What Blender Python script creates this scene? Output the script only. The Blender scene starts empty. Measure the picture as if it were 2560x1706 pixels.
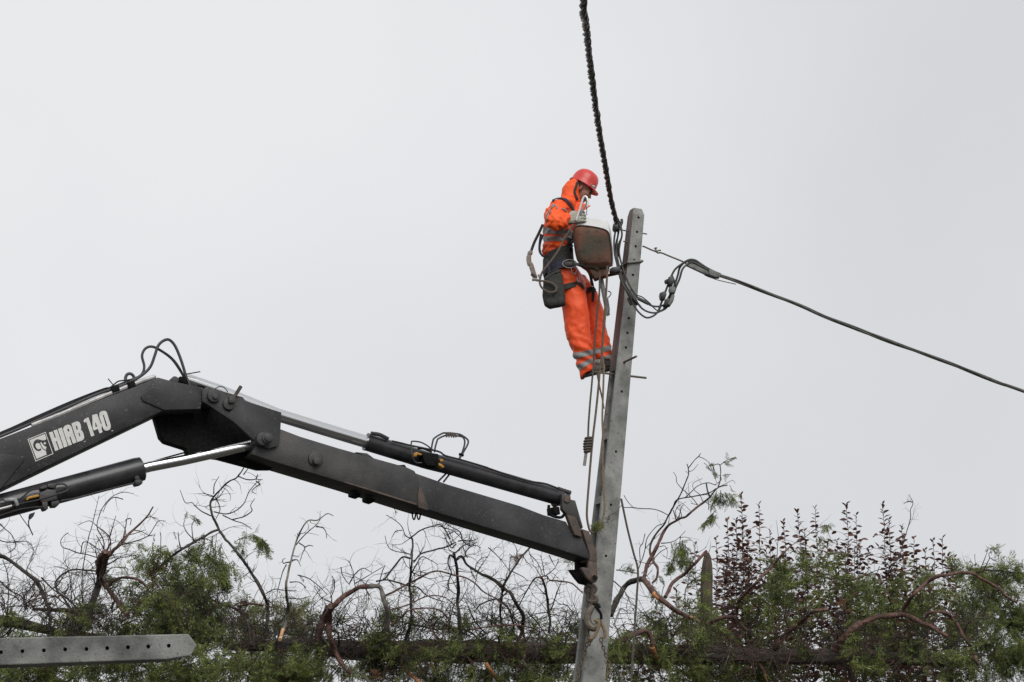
import bpy, bmesh, math, random
import numpy as np
from mathutils import Vector, Matrix, noise
from mathutils.bvhtree import BVHTree

SC = bpy.context.scene
COL = SC.collection
R = random.Random(7)
RAD = math.radians

# ---------------------------------------------------------------- camera
FPX = 4060.0                       # focal length in pixels of the 2560 px wide photograph
PITCH = RAD(15.0)
CAM = Vector((0.0, 0.0, 1.6))
cam_d = bpy.data.cameras.new('camera')
cam_d.sensor_width = 36.0
cam_d.lens = FPX / 2560.0 * 36.0
cam_d.clip_start = 0.1
cam_d.clip_end = 6000.0
cam = bpy.data.objects.new('camera', cam_d)
COL.objects.link(cam)
cam.location = CAM
cam.rotation_euler = (RAD(90) + PITCH, 0, 0)
SC.camera = cam

# ---------------------------------------------------------------- overcast sky and soft sun
SUN_EL, SUN_AZ = RAD(42), RAD(200)
EXPOSURE = 0.25
w = bpy.data.worlds.new('World')
SC.world = w
w.use_nodes = True
nt = w.node_tree
nt.nodes.clear()
out = nt.nodes.new('ShaderNodeOutputWorld')
bg = nt.nodes.new('ShaderNodeBackground')
bg.inputs['Strength'].default_value = 0.1
sky = nt.nodes.new('ShaderNodeTexSky')
sky.sky_type = 'NISHITA'
sky.sun_disc = False
sky.sun_elevation = SUN_EL
sky.sun_rotation = SUN_AZ
tc = nt.nodes.new('ShaderNodeTexCoord')
nz = nt.nodes.new('ShaderNodeTexNoise')
nz.inputs['Scale'].default_value = 3.2
nz.inputs['Detail'].default_value = 4.0
nz.inputs['Roughness'].default_value = 0.5
# the cloud is thinnest, and brightest, towards the upper left of the view
glow = nt.nodes.new('ShaderNodeVectorMath')
glow.operation = 'DOT_PRODUCT'
glow.inputs[1].default_value = (-0.222, 0.866, 0.447)
gmap = nt.nodes.new('ShaderNodeMapRange')
gmap.inputs['From Min'].default_value = 0.80
gmap.inputs['From Max'].default_value = 1.0
gpow = nt.nodes.new('ShaderNodeMath')
gpow.operation = 'POWER'
gpow.inputs[1].default_value = 3.0
gadd = nt.nodes.new('ShaderNodeMath')
gadd.operation = 'MULTIPLY_ADD'
gadd.inputs[1].default_value = 1.0
gadd.inputs[2].default_value = -0.40
gsum = nt.nodes.new('ShaderNodeMath')
gsum.operation = 'ADD'
ramp = nt.nodes.new('ShaderNodeValToRGB')
ramp.color_ramp.elements[0].position = 0.0
ramp.color_ramp.elements[0].color = (0.562, 0.572, 0.592, 1)
ramp.color_ramp.elements[1].position = 1.0
ramp.color_ramp.elements[1].color = (0.705, 0.705, 0.717, 1)
mul = nt.nodes.new('ShaderNodeVectorMath')
mul.operation = 'SCALE'
mul.inputs['Scale'].default_value = 10.0
mix = nt.nodes.new('ShaderNodeMix')
mix.data_type = 'RGBA'
mix.inputs[0].default_value = 0.97
L = nt.links.new
L(tc.outputs['Generated'], nz.inputs['Vector'])
L(tc.outputs['Generated'], glow.inputs[0])
L(glow.outputs['Value'], gmap.inputs['Value'])
L(gmap.outputs['Result'], gpow.inputs[0])
L(nz.outputs['Fac'], gadd.inputs[0])
L(gpow.outputs[0], gsum.inputs[0])
L(gadd.outputs[0], gsum.inputs[1])
L(gsum.outputs[0], ramp.inputs['Fac'])
L(ramp.outputs['Color'], mul.inputs[0])
L(sky.outputs['Color'], mix.inputs[6])
L(mul.outputs['Vector'], mix.inputs[7])
L(mix.outputs[2], bg.inputs['Color'])
L(bg.outputs['Background'], out.inputs['Surface'])

sun_d = bpy.data.lights.new('sun', 'SUN')
sun_d.energy = 1.5
sun_d.angle = RAD(40)
sun_d.color = (1.0, 0.97, 0.94)
sun = bpy.data.objects.new('sun', sun_d)
COL.objects.link(sun)
sdir = Vector((math.sin(SUN_AZ) * -1 * math.cos(SUN_EL), math.cos(SUN_AZ) * math.cos(SUN_EL), math.sin(SUN_EL)))
sun.rotation_euler = sdir.to_track_quat('Z', 'Y').to_euler()
sun.location = (0, 0, 30)

SC.view_settings.view_transform = 'Standard'
SC.view_settings.look = 'None'
SC.view_settings.exposure = EXPOSURE
SC.view_settings.gamma = 1.0
SC.view_settings.use_curve_mapping = False

# ---------------------------------------------------------------- measuring helpers
FW = Vector((0, math.cos(PITCH), math.sin(PITCH)))
UP = Vector((0, -math.sin(PITCH), math.cos(PITCH)))
RT = Vector((1, 0, 0))
def ray(px, py):
    return FW + RT * ((px - 1280.0) / FPX) + UP * ((853.0 - py) / FPX)
def at(px, py, Y):
    """the point seen at a pixel of the photograph, Y metres out"""
    d = ray(px, py)
    return CAM + d * (Y / d.y)
def mpp(Y):
    return Y / FPX / math.cos(PITCH) * 0.985
def onplane(px, py, p0, n):
    d = ray(px, py)
    return CAM + d * ((p0 - CAM).dot(n) / d.dot(n))
def crop(ox, oy, s):
    return lambda *pts: [(ox + p[0] / s, oy + p[1] / s) + tuple(p[2:]) for p in pts]

# ---------------------------------------------------------------- materials
def rgb(*c):
    return (c[0], c[1], c[2], 1.0)
def mat(name, c1, c2=None, scale=6.0, rough=0.6, metal=0.0, bump=0.0, bscale=60.0, spots=None, spot_scale=40.0,
        spot_t=0.62, lo=0.35, hi=0.65, stretch=None, spec=0.5, transl=0.0, island=0.0, detail=5.0, coat=0.0):
    m = bpy.data.materials.new(name)
    m.use_nodes = True
    t = m.node_tree
    b = t.nodes['Principled BSDF']
    b.inputs['Roughness'].default_value = rough
    b.inputs['Metallic'].default_value = metal
    b.inputs['Specular IOR Level'].default_value = spec
    if coat:
        b.inputs['Coat Weight'].default_value = coat
        b.inputs['Coat Roughness'].default_value = 0.12
    l = t.links.new
    co = t.nodes.new('ShaderNodeTexCoord')
    src = co.outputs['Object']
    if stretch:
        mp = t.nodes.new('ShaderNodeMapping')
        mp.inputs['Scale'].default_value = stretch
        l(src, mp.inputs['Vector'])
        src = mp.outputs['Vector']
    col = None
    if c2:
        n = t.nodes.new('ShaderNodeTexNoise')
        n.inputs['Scale'].default_value = scale
        n.inputs['Detail'].default_value = detail
        n.inputs['Roughness'].default_value = 0.6
        l(src, n.inputs['Vector'])
        r = t.nodes.new('ShaderNodeValToRGB')
        r.color_ramp.elements[0].position = lo
        r.color_ramp.elements[1].position = hi
        r.color_ramp.elements[0].color = rgb(*c1)
        r.color_ramp.elements[1].color = rgb(*c2)
        l(n.outputs['Fac'], r.inputs['Fac'])
        col = r.outputs['Color']
    else:
        b.inputs['Base Color'].default_value = rgb(*c1)
    if spots:
        n2 = t.nodes.new('ShaderNodeTexNoise')
        n2.inputs['Scale'].default_value = spot_scale
        n2.inputs['Detail'].default_value = 3.0
        l(src, n2.inputs['Vector'])
        r2 = t.nodes.new('ShaderNodeValToRGB')
        r2.color_ramp.elements[0].position = spot_t
        r2.color_ramp.elements[1].position = spot_t + 0.10
        l(n2.outputs['Fac'], r2.inputs['Fac'])
        mx = t.nodes.new('ShaderNodeMix')
        mx.data_type = 'RGBA'
        l(r2.outputs['Color'], mx.inputs[0])
        if col:
            l(col, mx.inputs[6])
        else:
            mx.inputs[6].default_value = rgb(*c1)
        mx.inputs[7].default_value = rgb(*spots)
        col = mx.outputs[2]
    if island:
        g = t.nodes.new('ShaderNodeNewGeometry')
        hs = t.nodes.new('ShaderNodeHueSaturation')
        mr = t.nodes.new('ShaderNodeMapRange')
        mr.inputs['To Min'].default_value = 1 - island
        mr.inputs['To Max'].default_value = 1 + island
        l(g.outputs['Random Per Island'], mr.inputs['Value'])
        l(mr.outputs['Result'], hs.inputs['Value'])
        if col:
            l(col, hs.inputs['Color'])
        else:
            hs.inputs['Color'].default_value = rgb(*c1)
        col = hs.outputs['Color']
    if col:
        l(col, b.inputs['Base Color'])
    if bump:
        n3 = t.nodes.new('ShaderNodeTexNoise')
        n3.inputs['Scale'].default_value = bscale
        n3.inputs['Detail'].default_value = 4.0
        l(src, n3.inputs['Vector'])
        bp = t.nodes.new('ShaderNodeBump')
        bp.inputs['Strength'].default_value = 1.0
        bp.inputs['Distance'].default_value = bump
        l(n3.outputs['Fac'], bp.inputs['Height'])
        l(bp.outputs['Normal'], b.inputs['Normal'])
    if transl:
        tr = t.nodes.new('ShaderNodeBsdfTranslucent')
        if col:
            l(col, tr.inputs['Color'])
        else:
            tr.inputs['Color'].default_value = rgb(*c1)
        ms = t.nodes.new('ShaderNodeMixShader')
        ms.inputs[0].default_value = transl
        l(b.outputs['BSDF'], ms.inputs[1])
        l(tr.outputs['BSDF'], ms.inputs[2])
        l(ms.outputs['Shader'], t.nodes['Material Output'].inputs['Surface'])
    return m

M = {}
M['concrete'] = mat('concrete', (0.165, 0.167, 0.155), (0.34, 0.34, 0.325), scale=6, rough=0.85, bump=0.003, bscale=90,
                    spots=(0.085, 0.083, 0.076), spot_scale=40, spot_t=0.63)
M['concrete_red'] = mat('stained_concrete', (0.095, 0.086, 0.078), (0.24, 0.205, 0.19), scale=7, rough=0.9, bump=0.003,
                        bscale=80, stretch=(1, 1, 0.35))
M['concrete_wet'] = mat('wet_concrete', (0.060, 0.062, 0.057), (0.27, 0.27, 0.255), scale=3.2, rough=0.6, bump=0.003, bscale=70, detail=10,
                        spots=(0.07, 0.066, 0.058), spot_scale=60, spot_t=0.60)
M['paint'] = mat('charcoal_paint', (0.020, 0.020, 0.0215), (0.066, 0.066, 0.069), scale=3, rough=0.5, spec=0.28, bump=0.0012, bscale=70, detail=9, lo=0.3, hi=0.7,
                 spots=(0.12, 0.12, 0.122), spot_scale=60, spot_t=0.63)
M['paint_worn'] = mat('worn_charcoal_paint', (0.026, 0.025, 0.025), (0.066, 0.063, 0.061), scale=4, rough=0.55, bump=0.002, bscale=60, detail=9,
                      spots=(0.085, 0.058, 0.046), spot_scale=11, spot_t=0.68)
M['black_with_shade'] = mat('black_steel_with_shade', (0.006, 0.006, 0.006), (0.016, 0.0155, 0.015), scale=40, rough=0.8, spec=0.12, bump=0.002, bscale=120,
                  spots=(0.05, 0.05, 0.048), spot_scale=110, spot_t=0.68)  # black steel, darkened further to carry the shade inside the crane knuckle
M['barrel'] = mat('black_cylinder_paint', (0.022, 0.022, 0.024), (0.045, 0.045, 0.048), scale=8, rough=0.28, bump=0.0006, bscale=90,
                  spots=(0.09, 0.09, 0.09), spot_scale=80, spot_t=0.72)
M['rusty_steel'] = mat('rusty_brown_steel', (0.055, 0.047, 0.042), (0.13, 0.092, 0.07), scale=14, rough=0.75, bump=0.002, bscale=90)
M['chrome'] = mat('chromed_rod', (0.70, 0.70, 0.70), rough=0.16, metal=1.0)
M['bare_steel'] = mat('bare_steel', (0.32, 0.31, 0.30), (0.5, 0.49, 0.48), scale=20, rough=0.4, metal=0.8)
M['galv'] = mat('galvanised_steel', (0.22, 0.225, 0.23), (0.36, 0.365, 0.37), scale=25, rough=0.55, metal=0.4)
M['rubber'] = mat('black_rubber_hose', (0.035, 0.035, 0.038), (0.06, 0.06, 0.065), scale=20, rough=0.45)
M['cable'] = mat('weathered_cable_sheath', (0.050, 0.049, 0.044), (0.12, 0.115, 0.10), scale=18, rough=0.42)
M['wire'] = mat('black_wire_sheath', (0.020, 0.020, 0.019), (0.045, 0.044, 0.041), scale=18, rough=0.5)
M['clamp_grey'] = mat('grey_clamp_metal', (0.11, 0.112, 0.105), (0.20, 0.203, 0.19), scale=22, rough=0.6)
M['plastic'] = mat('black_plastic', (0.016, 0.016, 0.016), (0.038, 0.038, 0.037), scale=40, rough=0.45)
M['yellow'] = mat('yellow_paint', (0.55, 0.27, 0.03), (0.32, 0.16, 0.03), scale=60, rough=0.5)
M['white_vinyl'] = mat('white_vinyl', (0.72, 0.72, 0.69), (0.60, 0.60, 0.57), scale=30, rough=0.45)
M['black_vinyl'] = mat('dark_vinyl', (0.03, 0.03, 0.035), rough=0.4)
M['orange'] = mat('fluorescent_orange_cloth', (1.0, 0.118, 0.012), (0.96, 0.095, 0.010), scale=9, rough=0.6, bump=0.004, bscale=22)
M['orange_deep'] = mat('orange_trouser_cloth', (1.0, 0.112, 0.018), (0.97, 0.090, 0.015), scale=8, rough=0.55, bump=0.004, bscale=18)
M['tape'] = mat('grey_reflective_tape', (0.22, 0.215, 0.205), (0.30, 0.295, 0.28), scale=25, rough=0.45)
M['helmet'] = mat('red_helmet_plastic', (0.70, 0.062, 0.050), (0.60, 0.050, 0.042), scale=18, rough=0.32, spec=0.5,
                  spots=(0.52, 0.09, 0.09), spot_scale=50, spot_t=0.68)
M['skin'] = mat('skin', (0.34, 0.17, 0.12), (0.27, 0.12, 0.085), scale=25, rough=0.55)
M['hair'] = mat('dark_hair', (0.02, 0.015, 0.012), rough=0.7)
M['glove'] = mat('pale_grey_glove', (0.46, 0.46, 0.39), (0.32, 0.33, 0.27), scale=30, rough=0.85, bump=0.003, bscale=120)
M['navy'] = mat('navy_webbing', (0.022, 0.022, 0.045), (0.045, 0.045, 0.075), scale=50, rough=0.8, bump=0.002, bscale=150)
M['black_web'] = mat('black_webbing', (0.018, 0.018, 0.018), (0.045, 0.045, 0.043), scale=50, rough=0.8, bump=0.002, bscale=150)
M['boot'] = mat('black_boot_leather', (0.020, 0.020, 0.020), (0.045, 0.044, 0.042), scale=40, rough=0.5)
M['canvas'] = mat('dark_grey_canvas', (0.030, 0.030, 0.028), (0.060, 0.060, 0.055), scale=45, rough=0.9, bump=0.003, bscale=140)
M['sleeve_web'] = mat('beige_rope_sleeve', (0.36, 0.29, 0.25), (0.26, 0.20, 0.17), scale=40, rough=0.85)
M['rope_dark'] = mat('dark_twisted_rope', (0.065, 0.055, 0.048), (0.13, 0.11, 0.09), scale=90, rough=0.9)
M['rope_brown'] = mat('brown_rope', (0.10, 0.075, 0.055), (0.18, 0.135, 0.10), scale=70, rough=0.9)
M['rope_tan'] = mat('tan_rope', (0.17, 0.12, 0.07), (0.25, 0.19, 0.115), scale=70, rough=0.9)
M['rope_grey'] = mat('grey_rope', (0.20, 0.19, 0.16), (0.33, 0.31, 0.27), scale=70, rough=0.9)
M['alu'] = mat('pale_aluminium', (0.74, 0.74, 0.72), (0.62, 0.62, 0.60), scale=30, rough=0.35, metal=0.55)
M['lamp_rust'] = mat('rusty_lamp_steel', (0.062, 0.055, 0.036), (0.19, 0.060, 0.033), lo=0.37, hi=0.68, scale=4.0, rough=0.8, bump=0.003, bscale=60,
                     spots=(0.045, 0.036, 0.026), spot_scale=14, spot_t=0.58, detail=7)
M['lamp_dark'] = mat('dark_lamp_frame', (0.022, 0.018, 0.015), (0.09, 0.045, 0.03), scale=20, rough=0.8, lo=0.45, hi=0.75)
M['lamp_white'] = mat('white_lamp_cover', (0.80, 0.81, 0.80), (0.70, 0.71, 0.69), scale=8, rough=0.4, spots=(0.4, 0.4, 0.38), spot_scale=60, spot_t=0.75)
M['lamp_pipe'] = mat('grey_blue_pipe', (0.25, 0.28, 0.30), (0.16, 0.15, 0.13), scale=7, rough=0.6)
M['chain'] = mat('rusty_chain', (0.085, 0.068, 0.05), (0.19, 0.135, 0.085), scale=60, rough=0.75, metal=0.2)
M['hook'] = mat('worn_hook_steel', (0.09, 0.08, 0.068), (0.19, 0.16, 0.12), scale=30, rough=0.6, metal=0.3)
M['rebar'] = mat('brown_steel_rod', (0.10, 0.085, 0.075), (0.17, 0.14, 0.12), scale=60, rough=0.7)
M['bark'] = mat('dark_wet_bark', (0.016, 0.014, 0.012), (0.072, 0.062, 0.050), scale=26, rough=0.85, bump=0.014, bscale=40, stretch=(0.6, 1, 1))
M['bark_red'] = mat('reddish_peeling_bark', (0.036, 0.025, 0.022), (0.185, 0.088, 0.065), scale=26, rough=0.75, bump=0.014, bscale=32, detail=9,
                    spots=(0.22, 0.195, 0.175), spot_scale=12, spot_t=0.66)
M['bark_grey'] = mat('grey_bark', (0.10, 0.088, 0.076), (0.23, 0.205, 0.18), scale=16, rough=0.85, bump=0.004, bscale=50)
M['bark_trunk'] = mat('furrowed_trunk_bark', (0.030, 0.025, 0.021), (0.115, 0.090, 0.075), scale=16, rough=0.9, bump=0.02, bscale=26, stretch=(0.18, 1.0, 1.0))
M['wood'] = mat('fresh_split_wood', (0.52, 0.27, 0.12), (0.68, 0.46, 0.26), scale=26, rough=0.7)
M['wood_orange'] = mat('orange_split_wood', (0.40, 0.15, 0.055), (0.55, 0.27, 0.11), scale=26, rough=0.7)
M['twig'] = mat('dark_twig', (0.022, 0.019, 0.016), (0.060, 0.050, 0.042), scale=8, rough=0.85)
M['twig_red'] = mat('reddish_twig', (0.055, 0.032, 0.025), (0.11, 0.062, 0.050), scale=8, rough=0.85)
M['leaf'] = mat('cypress_foliage', (0.068, 0.098, 0.028), (0.36, 0.405, 0.125), scale=6, rough=0.6, transl=0.38, island=0.6, lo=0.38, hi=0.68)
M['leaf_grey'] = mat('grey_green_foliage', (0.11, 0.13, 0.06), (0.24, 0.26, 0.10), scale=2.6, rough=0.6, transl=0.25, island=0.35)
M['leaf_brown'] = mat('dead_brown_foliage', (0.13, 0.065, 0.035), (0.20, 0.11, 0.06), scale=4, rough=0.8, island=0.35)
M['plum'] = mat('purple_plum_leaf', (0.062, 0.027, 0.019), (0.165, 0.068, 0.045), scale=5, rough=0.42, transl=0.2, island=0.3, spec=0.6)
M['plum_b'] = mat('grey_backed_plum_leaf', (0.10, 0.085, 0.085), (0.16, 0.13, 0.13), scale=6, rough=0.4, transl=0.15, island=0.3)
M['stem'] = mat('plum_stem', (0.045, 0.030, 0.026), (0.09, 0.068, 0.058), scale=9, rough=0.8)
M['moss'] = mat('mossy_old_timber', (0.045, 0.040, 0.032), (0.125, 0.088, 0.066), scale=16, rough=0.95, bump=0.01, bscale=30, stretch=(1, 1, 0.3),
                spots=(0.085, 0.105, 0.045), spot_scale=8, spot_t=0.52)
M['grass'] = mat('wet_earth_and_grass', (0.036, 0.033, 0.028), (0.06, 0.058, 0.044), scale=0.6, rough=0.95, bump=0.03, bscale=14)

# ---------------------------------------------------------------- mesh building
class MB:
    def __init__(s):
        s.v, s.f, s.m = [], [], []
    def add(s, verts, faces, mi=0):
        o = len(s.v)
        s.v += [tuple(p) for p in verts]
        s.f += [tuple(o + i for i in f) for f in faces]
        s.m += [mi] * len(faces)
        return s
    def box(s, c, ax, ay, az, mi=0):
        """box about c with three half-axis vectors"""
        c, ax, ay, az = Vector(c), Vector(ax), Vector(ay), Vector(az)
        P = [c + ax * i + ay * j + az * k for i in (-1, 1) for j in (-1, 1) for k in (-1, 1)]
        return s.add(P, [(0, 1, 3, 2), (4, 6, 7, 5), (0, 4, 5, 1), (2, 3, 7, 6), (0, 2, 6, 4), (1, 5, 7, 3)], mi)
    def prism(s, front, back, mi=0):
        n = len(front)
        s.add(list(front) + list(back), [tuple(range(n)), tuple(range(2 * n - 1, n - 1, -1))] +
              [(i, i + n, (i + 1) % n + n, (i + 1) % n) for i in range(n)], mi)
        return s
    def loft(s, rings, cap=True, mi=0):
        n = len(rings[0])
        V, F = [], []
        for r in rings:
            V += list(r)
        for k in range(len(rings) - 1):
            for i in range(n):
                j = (i + 1) % n
                F.append((k * n + i, k * n + j, (k + 1) * n + j, (k + 1) * n + i))
        if cap:
            F.append(tuple(range(n - 1, -1, -1)))
            b = (len(rings) - 1) * n
            F.append(tuple(b + i for i in range(n)))
        return s.add(V, F, mi)
    def tube(s, pts, r, n=8, cap=True, mi=0, flat=None):
        P = [Vector(p) for p in pts]
        rr = list(r) if hasattr(r, '__len__') else [r] * len(P)
        rings = []
        nrm = None
        for i, p in enumerate(P):
            t = (P[min(i + 1, len(P) - 1)] - P[max(i - 1, 0)])
            if t.length < 1e-9:
                t = Vector((0, 0, 1))
            t.normalize()
            if nrm is None:
                a = Vector((0, 1, 0)) if abs(t.y) < 0.8 else Vector((0, 0, 1))
                nrm = (a - t * a.dot(t)).normalized()
            else:
                q = nrm - t * nrm.dot(t)
                nrm = q.normalized() if q.length > 1e-6 else nrm
            b = t.cross(nrm)
            fl = flat or 1.0
            rings.append([p + (nrm * math.cos(2 * math.pi * k / n) * fl + b * math.sin(2 * math.pi * k / n)) * rr[i] for k in range(n)])
        return s.loft(rings, cap, mi)
    def ball(s, c, rx, ry=None, rz=None, axes=None, nu=14, nv=9, mi=0):
        ry = ry or rx
        rz = rz or rx
        ax = axes or (Vector((1, 0, 0)), Vector((0, 1, 0)), Vector((0, 0, 1)))
        c = Vector(c)
        rings = []
        for j in range(nv):
            th = math.pi * (j + 0.35) / (nv - 0.3)
            rings.append([c + ax[0] * rx * math.sin(th) * math.cos(2 * math.pi * i / nu) + ax[1] * ry * math.sin(th) * math.sin(2 * math.pi * i / nu)
                          + ax[2] * rz * math.cos(th) for i in range(nu)])
        return s.loft(rings, True, mi)
    def mesh(s, name):
        me = bpy.data.meshes.new(name)
        me.from_pydata(s.v, [], s.f)
        me.validate()
        return me
    def build(s, name, mats, parent=None, smooth=True, bevel=0.0, angle=35):
        me = s.mesh(name)
        mats = mats if isinstance(mats, (list, tuple)) else [mats]
        for m in mats:
            me.materials.append(M[m] if isinstance(m, str) else m)
        if len(me.polygons) == len(s.m):
            me.polygons.foreach_set('material_index', s.m)
        return finish(me, name, parent, smooth, bevel, angle)

def finish(me, name, parent=None, smooth=True, bevel=0.0, angle=35):
    bm = bmesh.new()
    bm.from_mesh(me)
    bmesh.ops.recalc_face_normals(bm, faces=bm.faces)
    if bevel:
        es = [e for e in bm.edges if len(e.link_faces) == 2 and e.calc_face_angle(0) > RAD(28)]
        bmesh.ops.bevel(bm, geom=es, offset=bevel, segments=2, profile=0.5, affect='EDGES', clamp_overlap=True)
    bm.to_mesh(me)
    bm.free()
    if smooth:
        me.polygons.foreach_set('use_smooth', [True] * len(me.polygons))
        me.set_sharp_from_angle(angle=RAD(angle))
    o = bpy.data.objects.new(name, me)
    COL.objects.link(o)
    adopt(o, parent)
    return o

def adopt(o, parent):
    if parent is not None:
        o.parent = parent
        loc = Vector((0, 0, 0))
        q = parent
        while q is not None:
            if q.type == 'EMPTY':
                loc = q.location.copy()
            q = q.parent
        if parent.type == 'EMPTY':
            o.matrix_parent_inverse = Matrix.Translation(-loc)

def thing(name, loc, label, cat, group=None):
    o = bpy.data.objects.new(name, None)
    o.empty_display_size = 0.2
    COL.objects.link(o)
    o.location = loc
    return tag(o, label, cat, group)
def tag(o, label, cat, group=None):
    o['label'] = label
    o['category'] = cat
    if group:
        o['group'] = group
    return o

def spline(pts, n=6):
    """Catmull-Rom through the points (any dimension)"""
    P = [np.array(p, float) for p in pts]
    if len(P) < 3:
        return [tuple(P[0] + (P[1] - P[0]) * i / n) for i in range(n + 1)]
    out = []
    for i in range(len(P) - 1):
        p0 = P[i - 1] if i else 2 * P[0] - P[1]
        p1, p2 = P[i], P[i + 1]
        p3 = P[i + 2] if i + 2 < len(P) else 2 * P[-1] - P[-2]
        for k in range(n):
            t = k / n
            out.append(0.5 * (2 * p1 + (p2 - p0) * t + (2 * p0 - 5 * p1 + 4 * p2 - p3) * t * t + (3 * p1 - p0 - 3 * p2 + p3) * t ** 3))
    out.append(P[-1])
    return [tuple(p) for p in out]

def path(pts, Y, n=6):
    """pixel path -> smooth world path; a third coordinate is added to Y"""
    P = [(p[0], p[1], (p[2] if len(p) > 2 else 0.0)) for p in pts]
    return [at(x, y, Y + d) for x, y, d in spline(P, n)]

def evaluated(o):
    dg = bpy.context.evaluated_depsgraph_get()
    dg.update()
    return bpy.data.meshes.new_from_object(o.evaluated_get(dg))

def boolean_cut(o, cutter_mb, name):
    cm = cutter_mb.mesh('cut')
    bm = bmesh.new(); bm.from_mesh(cm); bmesh.ops.recalc_face_normals(bm, faces=bm.faces); bm.to_mesh(cm); bm.free()
    c = bpy.data.objects.new('cut', cm)
    COL.objects.link(c)
    md = o.modifiers.new('b', 'BOOLEAN')
    md.operation = 'DIFFERENCE'
    md.solver = 'EXACT'
    md.object = c
    me = evaluated(o)
    me.name = name
    o.modifiers.clear()
    old = o.data
    o.data = me
    bpy.data.meshes.remove(old)
    bpy.data.objects.remove(c)
    bpy.data.meshes.remove(cm)
    return o

def remeshed(mb, voxel, name, smooth=4):
    me = mb.mesh('tmp')
    bm = bmesh.new(); bm.from_mesh(me); bmesh.ops.recalc_face_normals(bm, faces=bm.faces); bm.to_mesh(me); bm.free()
    o = bpy.data.objects.new('tmp', me)
    COL.objects.link(o)
    md = o.modifiers.new('r', 'REMESH')
    md.mode = 'VOXEL'
    md.voxel_size = voxel
    if smooth:
        ms = o.modifiers.new('s', 'SMOOTH')
        ms.iterations = smooth
        ms.factor = 0.5
    r = evaluated(o)
    r.name = name
    bpy.data.objects.remove(o)
    bpy.data.meshes.remove(me)
    return r

def wrinkle(me, fn):
    bm = bmesh.new()
    bm.from_mesh(me)
    bm.normal_update()
    mv = [(v, v.normal * fn(v.co)) for v in bm.verts]
    for v, d in mv:
        v.co += d
    bm.to_mesh(me)
    bm.free()

def bvh_of(me):
    bm = bmesh.new(); bm.from_mesh(me)
    t = BVHTree.FromBMesh(bm)
    bm.free()
    return t

def band(me, cuts, off, name, m, parent):
    """a strip of cloth lying on a mesh: the part of it between planes, lifted by off; cuts = [(co, normal to drop)]"""
    bm = bmesh.new()
    bm.from_mesh(me)
    for co, no in cuts:
        bmesh.ops.bisect_plane(bm, geom=bm.verts[:] + bm.edges[:] + bm.faces[:], plane_co=co, plane_no=no, clear_outer=True)
    bm.normal_update()
    bmesh.ops.recalc_face_normals(bm, faces=bm.faces)
    for v in bm.verts:
        v.co += v.normal * off
    r = bmesh.ops.extrude_face_region(bm, geom=bm.faces[:])
    for v in [e for e in r['geom'] if isinstance(e, bmesh.types.BMVert)]:
        v.co -= v.normal * off * 0.6
    b = bpy.data.meshes.new(name)
    bm.to_mesh(b)
    bm.free()
    b.materials.clear()
    b.materials.append(M[m])
    return finish(b, name, parent)

def viewcut(a, b, keep_below=True):
    """plane through two picture points, cutting horizontally through what lies there"""
    n = ray(*a).cross(ray(*b)).normalized()
    if n.z < 0:
        n = -n
    return (CAM.copy(), n if keep_below else -n)

def drape(mb, pxpath, bvh, width, thick=0.006, lift=0.003, n=6, mi=0, fallbackY=13.8):
    """a strap laid on a surface along a picture path"""
    C, N = [], []
    for p in spline(pxpath, n):
        d = ray(p[0], p[1]).normalized()
        h = bvh.ray_cast(CAM, d)
        if h[0] is None:
            C.append(C[-1] + (at(p[0], p[1], C[-1].y) - C[-1]) if C else at(p[0], p[1], fallbackY))
            N.append(N[-1] if N else Vector((0, -1, 0)))
        else:
            nn = h[1] if h[1].dot(d) < 0 else -h[1]
            C.append(h[0] + nn * lift)
            N.append(nn)
    for _ in range(2):
        N = [(N[max(i - 1, 0)] + N[i] * 2 + N[min(i + 1, len(N) - 1)]).normalized() for i in range(len(N))]
    rings = []
    for i, p in enumerate(C):
        t = (C[min(i + 1, len(C) - 1)] - C[max(i - 1, 0)]).normalized()
        s = t.cross(N[i]).normalized() * width * 0.5
        u = N[i] * thick
        rings.append([p - s, p + s, p + s + u, p - s + u])
    mb.loft(rings, True, mi)
    return C

def strands(pts, k, r_off, r, pitch, start=0.0, n=6, wob=0.0):
    """k tubes twisted about a path -> list of point lists"""
    P = [Vector(p) for p in pts]
    outp = [[] for _ in range(k)]
    s = 0.0
    nrm = None
    for i, p in enumerate(P):
        t = (P[min(i + 1, len(P) - 1)] - P[max(i - 1, 0)]).normalized()
        if nrm is None:
            a = Vector((0, 1, 0)) if abs(t.y) < 0.8 else Vector((0, 0, 1))
            nrm = (a - t * a.dot(t)).normalized()
        else:
            nrm = (nrm - t * nrm.dot(t)).normalized()
        b = t.cross(nrm)
        if i:
            s += (p - P[i - 1]).length
        for j in range(k):
            a = start + 2 * math.pi * (s / pitch + j / k)
            ro = r_off * (1 + wob * noise.noise(Vector((s * 2.1, j * 3.7, 0.3))))
            outp[j].append(p + (nrm * math.cos(a) + b * math.sin(a)) * ro)
    return outp

def resample(P, step):
    P = [Vector(p) for p in P]
    out = [P[0].copy()]
    acc = 0.0
    for a, b in zip(P, P[1:]):
        Ls = (b - a).length
        while acc + Ls >= step:
            f = (step - acc) / Ls
            a = a + (b - a) * f
            out.append(a.copy())
            Ls = (b - a).length
            acc = 0.0
        acc += Ls
    out.append(P[-1].copy())
    return out

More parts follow.
